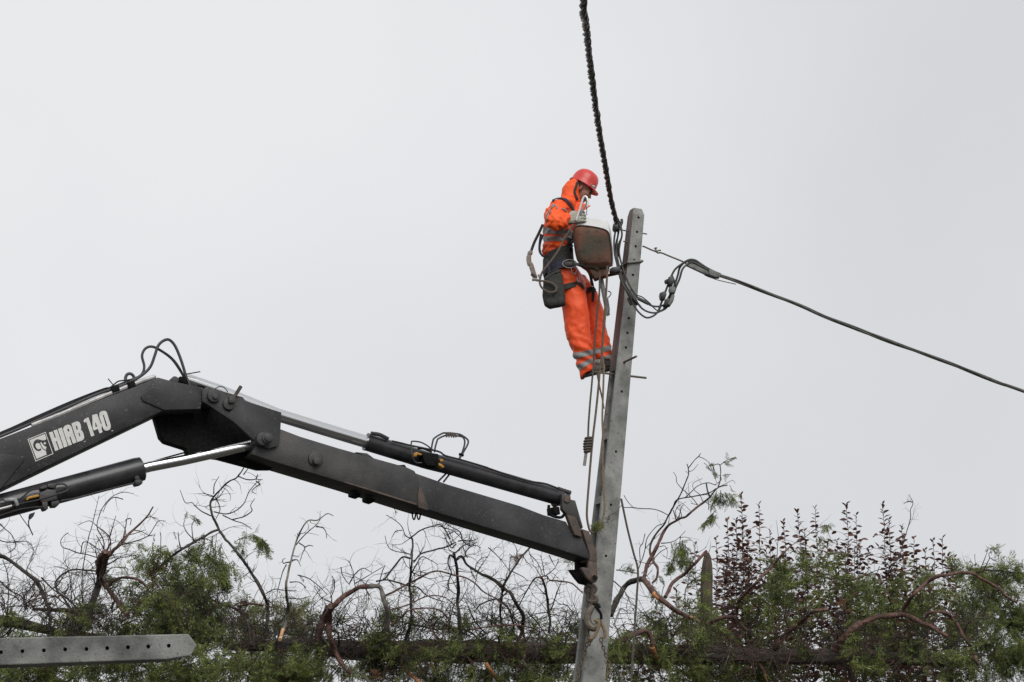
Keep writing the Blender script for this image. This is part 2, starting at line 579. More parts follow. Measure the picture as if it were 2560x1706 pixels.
# ---------------------------------------------------------------- ground
g = MB()
NG = 24
gv, gf = [], []
for i in range(NG + 1):
    for j in range(NG + 1):
        x, y = -1500 + 3000 * i / NG, -1500 + 3000 * j / NG
        gv.append((x, y, 0.0))
for i in range(NG):
    for j in range(NG):
        a = i * (NG + 1) + j
        gf.append((a, a + NG + 1, a + NG + 2, a + 1))
g.add(gv, gf)
ground = g.build('ground', 'grass', smooth=False)
ground['kind'] = 'structure'
# ---------------------------------------------------------------- leaning concrete pole
C4 = crop(1380, 820, 4.3556)
PW = Vector((math.cos(RAD(25)), math.sin(RAD(25)), 0))     # across its front face, to the right and away
PD = Vector((-math.sin(RAD(25)), math.cos(RAD(25)), 0))    # into its left face
PY = 13.86
e_top, e_bot = at(1582.5, 533, PY), at(1457, 1700, PY)     # near edge
def pole_edge(z):
    f = (z - e_top.z) / (e_bot.z - e_top.z)
    return e_top.lerp(e_bot, f), f
def pole_ring(z, grow=0.0):
    p, f = pole_edge(z)
    wd = (0.121 + 0.094 * f)
    dp = (0.108 + 0.078 * f)
    a = p - PW * grow - PD * grow
    return [a, a + PW * (wd + 2 * grow), a + PW * (wd + 2 * grow) + PD * (dp + 2 * grow), a + PD * (dp + 2 * grow)]
def pole_face(fx, fz_px):
    """point on the front face by picture row and fraction across"""
    p = at(1560, fz_px, PY + 0.03)
    e, f = pole_edge(p.z)
    return e + PW * (0.121 + 0.094 * f) * fx, f
pole = thing('utility_pole', Vector((pole_edge(0.0)[0].x, pole_edge(0.0)[0].y, 0)),
             'leaning grey concrete pole that the worker is strapped to, with a row of round holes', 'pole', 'concrete poles')
zs = [-0.3, 0.9, 1.8, 2.6, 3.2, 3.9, 4.5, 5.2, 5.8, e_top.z]
rings = [pole_ring(z) for z in zs]
tr = pole_ring(e_top.z)
cen = sum(tr, Vector()) / 4
top = [cen + (p - cen) * 0.72 + Vector((0, 0, 0.062)) for p in tr]
mb = MB()
mb.loft(rings + [top])
shaft = mb.build('shaft', ['concrete', 'concrete_red'], pole, bevel=0.009, smooth=False)
cut = MB()
NF = Vector((math.sin(RAD(25)), -math.cos(RAD(25)), 0))
hole_rows = [544.6, 580.6, 616.6, 651.3, 687.9, 724, 759.7, 795.9, 832.5, 869.3, 906, 979, 1129.2, 1262, 1390]
for yy in hole_rows:
    p, f = pole_face(0.50, yy)
    cut.tube([p + NF * 0.05, p - NF * 0.09], 0.0125, 12)
boolean_cut(shaft, cut, 'shaft')
cut = MB()
side_rows = [590, 640, 700, 745, 818, 855, 892, 928]
for yy in side_rows:
    p, f = pole_face(0.0, yy)
    p = p + PD * (0.108 + 0.078 * f) * 0.42
    cut.tube([p - PW * 0.05, p + PW * 0.05], 0.008, 10)
boolean_cut(shaft, cut, 'shaft')
cut = MB()
for y0, y1 in ((926, 1068), (1097, 1240), (1258, 1520), (1545, 1760)):
    (a, fa), (b, fb) = pole_face(0, y0), pole_face(0, y1)
    da, db = (0.108 + 0.078 * fa), (0.108 + 0.078 * fb)
    q = [a + PD * da * 0.17 - PW * 0.05, a + PD * da * 0.78 - PW * 0.05, b + PD * db * 0.78 - PW * 0.05, b + PD * db * 0.17 - PW * 0.05]
    cut.prism(q, [p + PW * 0.115 for p in q])
boolean_cut(shaft, cut, 'shaft')
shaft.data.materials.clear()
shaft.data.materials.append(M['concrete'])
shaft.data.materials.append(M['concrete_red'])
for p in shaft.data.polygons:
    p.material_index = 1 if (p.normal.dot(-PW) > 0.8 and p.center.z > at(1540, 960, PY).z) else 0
# split long left faces got one index: pole faces are cut by the loft rings, so the stain ends below the boots
def rod(a, b, r=0.009, name='step_rod', m='rebar'):
    t = MB()
    t.tube([a, a.lerp(b, 0.5), b], r, 8)
    return t.build(name, m, pole)
p, f = pole_face(0.45, 906); rod(p - NF * 0.05, p + NF * 0.225, 0.010)
p, f = pole_face(1.0, 934); p += PD * 0.06; rod(p - PW * 0.36, p + PW * 0.185, 0.010)
p, f = pole_face(1.0, 577); p += PD * 0.05; rod(p - PW * 0.215, p + PW * 0.065, 0.0065)
p, f = pole_face(0.0, 604); p += PD * 0.05; rod(p - PW * 0.04, p + PW * 0.05, 0.0065)
# stump of wire on the pole face
t = MB()
C8 = crop(1120, 1120, 2.675)
t.tube(path([C8((1160, 385))[0] + (0.05,), C8((1120, 430))[0] + (-0.03,), C8((1075, 455))[0] + (-0.02,)], 13.9, 3), 0.004, 6)
t.tube(path([C8((1075, 455))[0], C8((1078, 480))[0]], 13.86, 2), 0.012, 6)
t.build('wire_stub', 'rebar', pole)

# ---------------------------------------------------------------- concrete pole lying at lower left
LC = crop(0, 1160, 2.872)
LY = 9.4
lp = thing('utility_pole', at(150, 1632, LY + 0.11), 'grey concrete pole lying flat at lower left, bluntly pointed end, row of round holes', 'pole', 'concrete poles')
front = [at(x, y, LY) for x, y in [(-1500, 1626), (-700, 1609)] + LC((0, 1249), (700, 1236), (1355, 1221), (1415, 1300), (1372, 1378), (1200, 1404), (0, 1447)) + [(-700, 1688), (-1500, 1716)]]
mb = MB()
back = [p + Vector((0, 0.24, 0)) for p in front]
for k_, dx in ((4, -.10), (5, -.17), (6, -.12), (7, -.06)):
    back[k_] = back[k_] + Vector((dx, 0, 0))
mb.prism(front, back)
sh = mb.build('shaft', 'concrete_wet', lp, bevel=0.007, smooth=False)
cut = MB()
for x, y in LC((6, 1353), (160, 1346), (314, 1340), (467, 1333), (620, 1330), (769, 1324), (918, 1317), (1064, 1312), (1211, 1306)) + [(-52, 1633.5), (-106, 1636), (-160, 1638)]:
    p = at(x, y, LY)
    cut.tube([p - Vector((0, 0.05, 0)), p + Vector((0, 0.1, 0))], 0.0118, 14)
boolean_cut(sh, cut, 'shaft')
sh.data.materials.clear(); sh.data.materials.append(M['concrete_wet'])

# ---------------------------------------------------------------- loader crane
AL = RAD(25)
CU = Vector((math.cos(AL), math.sin(AL), 0))
CW = Vector((-math.sin(AL), math.cos(AL), 0))
CP0 = at(1480, 1350, 13.42)
K5 = crop(0, 820, 3.2667)
K7 = crop(680, 1000, 4.2018)
Z3 = crop(1360, 1200, 5.225)
Z5 = crop(980, 1060, 8.7125)
Z2 = crop(0, 1140, 5.8825)
ZL = crop(50, 1010, 9.412)
def cp(p, off=0.0):
    return onplane(p[0], p[1], CP0 + CW * off, CW)
def cmpp(p):
    return (cp((p[0] + 1, p[1])) - cp(p)).length * 0.95
crane = thing('loader_crane', cp((-900, 1500), 0.16), 'charcoal hydraulic loader crane boom reaching in from the left to the leaning pole', 'crane')
def plate(name, pts, o0, o1, m, bevel=0.006, parent=None):
    f = [cp(p, o0) for p in pts]
    t = MB()
    t.prism(f, [p + CW * (o1 - o0) for p in f])
    return t.build(name, m, parent or crane, bevel=bevel)
def ctube(name, pts, r_px, off, m, n=10, seg=5, parent=None, smooth_path=True):
    P = spline(pts, seg) if smooth_path and len(pts) > 2 else pts
    r = r_px * cmpp(P[len(P) // 2])
    t = MB()
    t.tube([cp(p, off + (p[2] if len(p) > 2 else 0)) for p in P], r, n)
    return t.build(name, m, parent or crane)
def boss(name, p, r_px, o0, o1, m='paint', parent=None, n=20, bevel=0.004):
    c = cp(p, o0)
    r = r_px * cmpp(p)
    t = MB()
    t.tube([c, c + CW * (o1 - o0)], r, n)
    return t.build(name, m, parent or crane, bevel=bevel)

main = plate('main_boom', K5((-1800, 1610), (0, 905), (1285, 408), (1400, 438), (1640, 492), (1640, 655), (1340, 674), (0, 1320), (-1800, 2190)), 0.0, 0.30, 'paint', 0.012)
plate('side_plate', K5((1152, 560), (1287, 404), (1400, 434), (1652, 488), (1640, 662), (1340, 670), (1166, 594)), -0.016, 0.004, 'paint', 0.004, main)
plate('reinforcing_plate', K5((-1800, 1560), (0, 1028), (204, 1050), (196, 1084), (6, 1312), (-1800, 2150)), -0.016, 0.004, 'paint', 0.004, main)
ctube('top_pipe', K5((260, 800), (500, 706), (900, 540), (1180, 430), (1270, 402)), 7.0, 0.05, 'bare_steel', 10, 3, main)
# hoses over the knuckle
ctube('hydraulic_hose', K5((-600, 1105), (0, 870), (300, 738), (600, 606), (800, 525), (930, 482), (1060, 430), (1150, 388), (1178, 320), (1160, 230), (1185, 172), (1235, 153), (1300, 178), (1400, 250), (1470, 345), (1520, 430), (1560, 480)), 3.6, 0.10, 'rubber')
ctube('hydraulic_hose', K5((-600, 1120), (0, 888), (300, 760), (600, 626), (800, 540), (930, 496), (1060, 446), (1160, 386), (1228, 318), (1266, 220), (1290, 150), (1330, 108), (1380, 97), (1428, 145), (1470, 240), (1500, 330), (1520, 400), (1560, 490)), 3.9, 0.06, 'rubber')
ctube('electric_lead', K5((-600, 1090), (0, 856), (300, 722), (600, 592), (840, 500), (900, 486), (960, 440), (1010, 430), (1090, 420)), 2.0, 0.08, 'plastic', 6)
ctube('electric_lead', K5((1290, 165), (1370, 215), (1430, 270), (1480, 345), (1495, 390)), 1.4, 0.07, 'plastic', 6)
ctube('pipe_loop', K5((1030, 470), (1024, 420), (1035, 385), (1060, 374), (1085, 388), (1100, 420), (1108, 455)), 4.2, 0.12, 'rubber')
for a, b in (((882, 415), (940, 485)), ((1635, 358), (1500, 382))):
    ctube('cable_tie', K5(a, b), 1.6, 0.07, 'plastic', 6)
for x, y in ((945, 500), (1075, 462)):
    plate('hose_clip', K5((x - 36, y - 18), (x + 22, y - 36), (x + 38, y + 10), (x - 24, y + 32)), 0.02, 0.13, 'black_with_shade', 0.004)
plate('hose_clip', K5((1468, 395), (1520, 400), (1525, 455), (1470, 440)), 0.04, 0.12, 'black_with_shade', 0.004)
boss('pin', K5((1430, 425))[0], 10, 0.0, 0.2, 'paint_worn')
# jib head
jp = [(1650, 505), (1690, 481), (1985, 565), (2005, 596), (2300, 690), (2286, 920), (2268, 965), (2190, 988), (2110, 948), (1918, 776), (1690, 622), (1650, 600)]
plate('jib_head_plate', K5(*jp), -0.035, -0.008, 'paint', 0.005)
plate('jib_head_plate', K5(*jp), 0.31, 0.335, 'paint', 0.005)
plate('knuckle_housing', K5((1262, 712), (1342, 668), (1640, 640), (1690, 610), (1930, 770), (2100, 905), (2150, 1000), (2230, 1150), (2120, 1150), (1790, 1062), (1535, 1032), (1525, 985), (1440, 958), (1352, 930), (1314, 890)), 0.20, 0.31, 'black_with_shade', 0.008)  # shade between the head plates is put into its near-black colour
b1 = boss('pivot_pin', K5((1750, 552))[0], 17, -0.065, 0.36, 'paint_worn')
boss('pin_bolt', K5((1762, 560))[0], 7, -0.08, -0.06, 'paint_worn', b1)
b2 = boss('pivot_pin', K5((2150, 905))[0], 17, -0.09, 0.36, 'paint_worn')
boss('pin_bolt', K5((2196, 898))[0], 10, -0.12, -0.085, 'paint_worn', b2)
boss('pin_collar', K5((2188, 900))[0], 14, -0.105, -0.08, 'paint', b2)
boss('lug', K5((1870, 620))[0], 15, -0.06, -0.03, 'paint_worn')
ctube('handle', K5((1885, 605), (1925, 545), (1968, 478)), 4.6, -0.07, 'rusty_steel', 10)
plate('handle_bracket', K5((1872, 560), (1900, 556), (1935, 585), (1915, 612), (1870, 610)), -0.085, -0.03, 'paint_worn', 0.003)
ctube('grease_line', K5((1755, 500), (1790, 480), (1830, 488), (1862, 525)), 1.2, -0.05, 'plastic', 6)
plate('weld_lug', K5((1840, 640), (1862, 652), (1890, 672), (1870, 680), (1838, 660)), -0.05, -0.03, 'black_with_shade', 0.002)
# jib sections
jib = plate('jib', [(628, 1136), (646, 1104), (652, 1062), (700, 1072)] + K7((300, 385), (700, 507), (1060, 608), (1420, 708), (1500, 745), (1545, 830), (1560, 890), (1640, 1150), (1500, 1108), (850, 900), (400, 765), (0, 645)), 0.0, 0.32, 'paint_worn', 0.01)
ext = plate('jib_extension', [(990, 1166), (1120, 1211.6), (1300, 1265)] + Z3((0, 460), (290, 545), (385, 715), (500, 750), (600, 985), (590, 1040), (440, 988), (0, 848)) + [(1120, 1290), (990, 1250)], 0.03, 0.28, 'paint', 0.008)
plate('wear_plate', K7((1545, 905), (1575, 930), (1645, 1140), (1640, 1162), (1540, 1130), (1535, 1000)), -0.012, 0.01, 'rusty_steel', 0.003, jib)
plate('wear_pad', K7((1320, 685), (1395, 680), (1412, 705), (1400, 716)), 0.03, 0.2, 'black_with_shade', 0.004, jib)
plate('wear_pad', K7((880, 548), (1000, 560), (1070, 612), (1000, 598)), 0.03, 0.14, 'rubber', 0.004, jib)
for q in ([(850, 960), (935, 985), (928, 1022), (852, 1000)], [(995, 1020), (1090, 1045), (1070, 1078), (1002, 1055)]):
    plate('bottom_bracket', K7(*q), 0.12, 0.24, 'black_with_shade', 0.004, jib)
for x in (1490, 1540):
    t = MB()
    P = spline(K7((x - 18, 1180), (x - 12, 1235), (x, 1258), (x + 12, 1240), (x + 20, 1190)), 4)
    t.tube([cp(p, 0.14) for p in P], 0.0065, 6)
    t.build('eye', 'black_with_shade', jib)
bb = boss('jib_boss', K7((462, 618))[0], 19, -0.02, 0.002, 'paint_worn', jib)
boss('jib_pin', K7((474, 640))[0], 9, -0.06, 0.0, 'paint_worn', jib)
plate('rusty_edge', K7((760, 856), (1100, 958), (1300, 1020), (1520, 1092), (1520, 1106), (1300, 1040), (1000, 944), (760, 870)), -0.004, 0.002, 'rusty_steel', 0.001, jib)
# extension cylinder on top
rodA = [cp(p, 0.14) for p in K5((1500, 418), (1800, 520))] + [cp(p, 0.14) for p in K7((60, 158), (520, 300), (985, 440))]
t = MB()
t.tube(rodA, 16.5 * cmpp((800, 1060)), 20)
t.build('cylinder_rod', 'chrome', crane)
bar = [cp(p, 0.14) for p in K7((985, 440), (1010, 448), (1640, 640))] + [cp(p, 0.14) for p in C8((0, 120), (400, 232), (757, 335))]
t = MB()
t.tube(bar, [23 * cmpp((910, 1100)), 22 * cmpp((910, 1100)), 21.5 * cmpp((1100, 1150)), 21 * cmpp((1120, 1160)), 21 * cmpp((1250, 1200)), 20 * cmpp((1400, 1240))], 24)
cyl = t.build('cylinder_barrel', 'barrel', crane)
ctube('cylinder_collar', K7((1040, 352), (1130, 366), (1222, 412)), 5, 0.07, 'paint', 8, parent=cyl)
# valve and pipes
plate('valve_block', Z5((640, 600), (860, 640), (1010, 650), (1030, 880), (980, 930), (760, 900), (700, 800)), -0.02, 0.12, 'black_with_shade', 0.006)
for q in ([(480, 640), (540, 612), (660, 655), (640, 688), (560, 668), (530, 715), (482, 712)], [(1040, 760), (1110, 768), (1130, 810), (1060, 830)], [(1020, 850), (1080, 870), (1150, 930), (1110, 965), (1060, 925), (1020, 905)]):
    plate('yellow_fitting', Z5(*q), -0.025, 0.03, 'yellow', 0.004)
T = lambda name, pts, r=2.0, off=0.03, m='rubber': ctube(name, Z5(*pts), r, off, m, 8)
T('steel_pipe', [(650, 850), (520, 842), (455, 740), (425, 620), (420, 420), (450, 380), (620, 400), (760, 470), (880, 560), (1000, 595), (1160, 690)], 1.9, 0.0)
T('steel_pipe', [(850, 640), (862, 520), (890, 380), (925, 310), (1090, 212), (1180, 200), (1440, 222), (1560, 275), (1650, 350), (1655, 430), (1590, 560), (1480, 745)], 2.2)
T('steel_pipe', [(925, 620), (940, 520), (980, 375), (1015, 322), (1180, 252), (1400, 262), (1530, 285), (1578, 350), (1580, 450), (1530, 620), (1468, 745)], 2.2)
T('pipe_wrap', [(1170, 185), (1190, 290), (1220, 185), (1240, 290), (1270, 185), (1295, 295), (1320, 190), (1345, 300), (1370, 200), (1395, 300)], 1.6, 0.0, 'rope_dark')
T('pipe_clip', [(1465, 660), (1555, 690)], 3.6, 0.03, 'black_with_shade')
T('steel_pipe', [(1180, 1080), (1010, 1250)], 2.4, 0.16)
T('steel_pipe', [(1250, 1100), (1120, 1270)], 2.4, 0.16)
T('steel_pipe', [(560, 540), (650, 535), (760, 570), (840, 600)], 2.6, 0.0, 'black_with_shade')
ctube('electric_lead', Z5((0, 375), (200, 420), (400, 470)) + Z5((1000, 600), (1150, 690), (1450, 770), (1800, 870), (2091, 960)) + C8((250, 130), (460, 200), (560, 226), (650, 240), (745, 275)), 2.4, 0.06, 'plastic', 6)
# tip of the jib
plate('tip_bracket', Z3((235, 185), (345, 190), (352, 258), (410, 270), (430, 340), (512, 620), (490, 645), (430, 485), (300, 452), (242, 384)), 0.02, 0.07, 'paint_worn', 0.004)
plate('tip_bracket', Z3((235, 185), (345, 190), (352, 258), (410, 270), (430, 340), (512, 620), (490, 645), (430, 485), (300, 452), (242, 384)), 0.20, 0.25, 'paint_worn', 0.004)
plate('tip_link', Z3((300, 452), (424, 482), (472, 620), (502, 748), (402, 718), (360, 620)), 0.0, 0.05, 'rusty_steel', 0.004)
plate('end_plate', Z3((500, 640), (592, 672), (640, 830), (692, 950), (695, 1080), (592, 1052), (602, 982), (540, 780)), 0.02, 0.30, 'rusty_steel', 0.005)
plate('hook_lug', Z3((588, 1052), (695, 1082), (702, 1250), (692, 1330), (650, 1352), (560, 1275), (485, 1152), (502, 1142), (582, 1150)), 0.02, 0.055, 'rusty_steel', 0.005)
plate('hook_lug', Z3((430, 1040), (600, 1050), (640, 1250), (640, 1360), (600, 1382), (480, 1352), (425, 1290), (340, 1172), (430, 1172)), 0.19, 0.24, 'black_with_shade', 0.005)
boss('lug_pin', Z3((664, 1278))[0], 6.5, 0.005, 0.25, 'black_with_shade')
boss('lug_collar', Z3((664, 1275))[0], 9, 0.01, 0.03, 'rusty_steel')
boss('tip_pin', Z3((308, 250))[0], 9, 0.005, 0.26, 'rusty_steel')
ctube('valve_tube', Z3((180, 118), (260, 145), (345, 172)), 5.5, 0.1, 'paint_worn', 10)
ctube('guard_bar', Z3((64, 330), (62, 425), (110, 470), (220, 492), (275, 440)), 3.6, 0.08, 'black_with_shade', 8)
plate('guard_bracket', Z3((130, 350), (200, 350), (215, 450), (140, 440)), 0.06, 0.2, 'black_with_shade', 0.003)
# lower cylinder
P0, P1 = Z2((-1600, 1180), (2050, 240))
lc = [cp(p, 0.10) for p in Z2((-1600, 1185), (0, 748), (1000, 482), (2000, 212), (2085, 190), (2100, 186))]
rr = cmpp((200, 1230))
t = MB()
t.tube(lc, [33 * rr, 33 * rr, 33.5 * rr, 34.5 * rr, 33 * rr, 28 * rr], 28)
low = t.build('cylinder_barrel', 'barrel', crane)
t = MB()
t.tube([cp(p, 0.10) for p in Z2((2080, 192), (2200, 160))] + [cp(p, 0.10) for p in K5((1500, 1080), (2050, 958), (2165, 925))], 14.5 * rr, 24)
t.build('cylinder_rod', 'chrome', crane)
ctube('steel_pipe', K5((1180, 1113), (1350, 1062), (1540, 1010)), 2.2, 0.24, 'black_with_shade', 6)
ctube('steel_pipe', Z2((890, 665), (960, 650), (1100, 628), (1500, 520), (2000, 395)), 2.6, -0.0, 'paint', 8)
plate('port_block', Z2((1985, 355), (2080, 345), (2105, 385), (2090, 415), (2010, 432), (1990, 400)), -0.02, 0.08, 'paint', 0.006)
boss('port_plug', Z2((2020, 325))[0], 6.5, 0.0, 0.08, 'paint')
plate('valve_block', Z2((580, 545), (700, 490), (820, 500), (850, 640), (620, 690), (580, 640)), -0.03, 0.1, 'paint_worn', 0.006)
plate('valve_fitting', Z2((580, 460), (690, 425), (700, 470), (600, 500)), -0.02, 0.08, 'paint_worn', 0.005)
plate('valve_fitting', Z2((700, 410), (830, 400), (835, 450), (790, 480), (700, 460)), -0.02, 0.08, 'paint_worn', 0.005)
plate('valve_fitting', Z2((620, 680), (700, 670), (710, 780), (650, 795), (625, 740)), -0.03, 0.08, 'paint_worn', 0.005)
plate('valve_fitting', Z2((750, 670), (860, 650), (890, 690), (845, 740), (760, 745)), -0.02, 0.08, 'paint_worn', 0.005)
plate('yellow_fitting', Z2((388, 620), (420, 598), (560, 565), (582, 585), (570, 602), (430, 630), (410, 655), (385, 650)), -0.03, 0.01, 'yellow', 0.004)
ctube('steel_pipe', Z2((830, 420), (930, 415), (985, 450), (1000, 495), (960, 525), (800, 575), (560, 650), (300, 705), (0, 780)), 2.4, -0.03, 'paint', 8)
ctube('steel_pipe', Z2((580, 485), (480, 490), (420, 530), (340, 600), (260, 640), (60, 640), (-200, 700)), 2.4, -0.03, 'paint', 8)
ctube('steel_pipe', Z2((640, 750), (450, 765), (250, 800), (0, 880), (-200, 930)), 2.8, -0.02, 'paint', 8)
ctube('hose_coupling', Z2((175, 738), (100, 760), (-60, 800)), 4.2, -0.04, 'bare_steel', 10)
plate('pipe_clip', Z2((60, 630), (240, 610), (285, 720), (240, 740), (205, 660), (70, 670)), -0.05, -0.02, 'galv', 0.003)
ctube('hanging_wire', Z2((200, 640), (240, 770), (330, 920), (430, 1060), (485, 1165)), 1.2, 0.0, 'navy', 6)
ctube('hanging_wire', Z2((470, 890), (435, 920), (420, 980), (432, 1050), (485, 1168)), 1.8, 0.02, 'navy', 6)
plate('plug', Z2((440, 850), (520, 825), (495, 890), (455, 930), (425, 905)), 0.0, 0.04, 'navy', 0.004)
# lettering and emblem
def print_poly(name, loops, m, off=-0.001, parent=main):
    cu = bpy.data.curves.new(name, 'CURVE')
    cu.dimensions = '2D'
    cu.fill_mode = 'BOTH'
    pl = [[cp(p, off) for p in ZL(*lp_)] for lp_ in loops]
    o0 = pl[0][0]
    for q in pl:
        s = cu.splines.new('POLY')
        s.points.add(len(q) - 1)
        for i, v in enumerate(q):
            d = v - o0
            s.points[i].co = (d.dot(CU), d.z, 0, 1)
        s.use_cyclic_u = True
    tmp = bpy.data.objects.new('tmp', cu)
    COL.objects.link(tmp)
    me = evaluated(tmp)
    bpy.data.objects.remove(tmp)
    for v in me.vertices:
        v.co = o0 + CU * v.co.x + Vector((0, 0, 1)) * v.co.y + CW * 0.0
    bm = bmesh.new(); bm.from_mesh(me)
    bmesh.ops.triangulate(bm, faces=bm.faces)
    r = bmesh.ops.extrude_face_region(bm, geom=bm.faces[:])
    bmesh.ops.translate(bm, verts=[e for e in r['geom'] if isinstance(e, bmesh.types.BMVert)], vec=-CW * 0.0012)
    bm.to_mesh(me); bm.free()
    me.materials.clear()
    me.materials.append(M[m])
    return finish(me, name, parent, smooth=False)
def arc(cx, cy, rx, ry, a0, a1, n=14):
    return [(cx + rx * math.cos(RAD(a0 + (a1 - a0) * i / n)), cy + ry * math.sin(RAD(a0 + (a1 - a0) * i / n))) for i in range(n + 1)]
A20 = RAD(-21)
def rotarc(cx, cy, rx, ry, a0, a1, n=14):
    res = []
    for i in range(n + 1):
        a = RAD(a0 + (a1 - a0) * i / n)
        x, y = rx * math.cos(a), ry * math.sin(a)
        res.append((cx + x * math.cos(A20) - y * math.sin(A20), cy + x * math.sin(A20) + y * math.cos(A20)))
    return res
lt = lambda *loops: print_poly('letter', loops, 'white_vinyl')
lt([(678, 678), (762, 650), (820, 805), (842, 797), (785, 632), (872, 602), (1018, 1035), (930, 1070), (868, 878), (842, 888), (908, 1080), (828, 1112)])
lt([(892, 590), (985, 558), (1122, 995), (1035, 1030)])
lt([(1140, 985), (1018, 620), (1015, 580), (1035, 535), (1080, 505), (1130, 490), (1175, 500), (1205, 535), (1330, 910), (1245, 940), (1185, 770), (1160, 780), (1222, 960)],
   [(1108, 595), (1140, 585), (1170, 640), (1128, 655)])
lt([(1208, 465), (1310, 420), (1355, 412), (1395, 432), (1420, 475), (1440, 560), (1432, 610), (1470, 650), (1495, 710), (1510, 790), (1495, 835), (1455, 865), (1345, 902)],
   [(1310, 520), (1335, 510), (1362, 590), (1335, 625)], [(1372, 690), (1395, 680), (1420, 755), (1405, 785)])
lt([(1492, 400), (1520, 360), (1610, 315), (1750, 745), (1675, 772), (1560, 425), (1512, 442)])
lt([(1700, 265), (1812, 235), (1905, 480), (1920, 475), (1928, 555), (1912, 562), (1942, 665), (1872, 698), (1832, 590), (1738, 630), (1712, 585), (1705, 450)],
   [(1770, 440), (1778, 435), (1815, 535), (1775, 550)])
lt([(1862, 235), (1880, 195), (1930, 170), (1985, 163), (2030, 185), (2055, 240), (2130, 490), (2135, 560), (2110, 605), (2060, 630), (2000, 630), (1965, 595), (1940, 530), (1870, 310)],
   [(1948, 268), (1972, 262), (2055, 520), (2040, 540), (2025, 530)])
for q in ([(1495, 888), (1545, 872), (1548, 882), (1500, 898)], [(2150, 635), (2190, 622), (2195, 634), (2155, 648)]):
    print_poly('mark', [q], 'white_vinyl')
print_poly('emblem_frame', [[(178, 835), (600, 662), (785, 1178), (365, 1358)], [(200, 845), (592, 684), (765, 1170), (375, 1335)]], 'white_vinyl')
print_poly('emblem_ground', [[(222, 855), (585, 712), (620, 815), (600, 850), (545, 862), (480, 850), (420, 832), (365, 850), (325, 895), (305, 960), (320, 1030), (360, 1085), (420, 1115),
                              (470, 1112), (500, 1085), (495, 1045), (470, 1060), (430, 1075), (390, 1050), (365, 1000), (370, 950), (405, 925), (450, 930), (480, 975), (510, 1040), (560, 1085), (610, 1110),
                              (615, 1160), (628, 1195), (388, 1298)]], 'white_vinyl')
print_poly('emblem_tusk', [[(475, 915), (495, 900), (520, 930), (560, 985), (625, 1018), (612, 1050), (610, 1085), (560, 1062), (515, 1010)]], 'white_vinyl')
print_poly('emblem_eye', [rotarc(582, 930, 27, 27, 0, 345, 14)], 'white_vinyl')
# base of the crane, beyond the picture
bp = cp((-880, 1560), 0.15)
t = MB()
t.tube([Vector((bp.x, bp.y, 0.0)), Vector((bp.x, bp.y, 0.9)), bp + Vector((0, 0, 0.25))], [0.32, 0.26, 0.22], 20)
t.build('column', 'paint', crane, bevel=0.01)

# ---------------------------------------------------------------- hook and chain
ZC = crop(1400, 1440, 5.895)
HY = 13.56
hk = thing('crane_hook', at(1480, 1545, HY), 'worn steel lifting hook hanging on shackles below the crane tip', 'hook')
def ptube(parent, name, pts, r, Y, m, n=8, seg=5):
    t = MB()
    t.tube(path(pts, Y, seg), r, n)
    return t.build(name, m, parent)
for q, r in (([(400, 150), (375, 200), (400, 240), (450, 225), (470, 175), (430, 150), (400, 150)], 0.016),
             ([(480, 130), (530, 185), (500, 250), (470, 200), (480, 130)], 0.014),
             ([(420, 230), (405, 340), (420, 375), (470, 340), (450, 250), (420, 230)], 0.014),
             ([(470, 250), (490, 290), (530, 320), (540, 360), (480, 380), (420, 370)], 0.017),
             ([(450, 320), (470, 420), (510, 430), (520, 350), (480, 310)], 0.013)):
    ptube(hk, 'shackle', ZC(*q), r, HY, 'rusty_steel')
t = MB()
t.tube(path(ZC((500, 440), (455, 490), (410, 570), (405, 650), (435, 730), (490, 765), (545, 740), (570, 690), (590, 640)), HY, 4),
       [0.016, 0.02, 0.024, 0.026, 0.028, 0.030, 0.031, 0.031, 0.031, 0.031, 0.032, 0.032, 0.032, 0.032, 0.033, 0.033, 0.034, 0.034, 0.034, 0.034, 0.034, 0.033, 0.032, 0.031, 0.030, 0.028, 0.026, 0.024, 0.022, 0.020, 0.018, 0.015, 0.012][:33], 10)
t.build('hook_body', 'hook', hk)
ptube(hk, 'safety_latch', ZC((515, 440), (560, 500), (600, 560), (610, 640)), 0.012, HY - 0.01, 'black_with_shade')
ptube(hk, 'hook_eye', ZC((480, 470), (500, 425), (550, 430), (580, 480)), 0.018, HY, 'black_with_shade')
ch = thing('lifting_chain', at(1480, 1600, 13.6), 'rusty chain hanging from the hook in two legs around the concrete pole', 'chain')
ptube(ch, 'master_link', ZC((500, 655), (555, 670), (570, 730), (545, 820), (500, 900), (450, 925), (430, 905)), 0.014, 13.54, 'rope_tan')
ptube(ch, 'master_link', ZC((500, 655), (580, 660), (630, 740), (662, 830), (655, 890), (620, 915)), 0.014, 13.58, 'rope_tan')
ptube(ch, 'sling_hook', ZC((415, 770), (405, 850), (420, 920), (400, 985)), 0.016, 13.6, 'chain')
def chain(pts, Y, pitch=0.042):
    P = resample(path(pts, Y, 8), pitch * 0.78)
    for i in range(len(P) - 1):
        a, b = P[i], P[i + 1]
        tdir = (b - a).normalized()
        sd = Vector((0, 1, 0)) if i % 2 else Vector((1, 0, 0))
        sd = (sd - tdir * sd.dot(tdir)).normalized()
        c = (a + b) / 2
        hl, hw = pitch * 0.5, pitch * 0.30
        ring = [c + tdir * hl * math.cos(k * math.pi / 4) + sd * hw * math.sin(k * math.pi / 4) for k in range(9)]
        t = MB()
        t.tube(ring, 0.0062, 5, cap=False)
        t.build('link', 'chain', ch)
chain(ZC((400, 990), (380, 1080), (345, 1190), (310, 1310), (270, 1450), (240, 1570), (225, 1650)), 13.72)
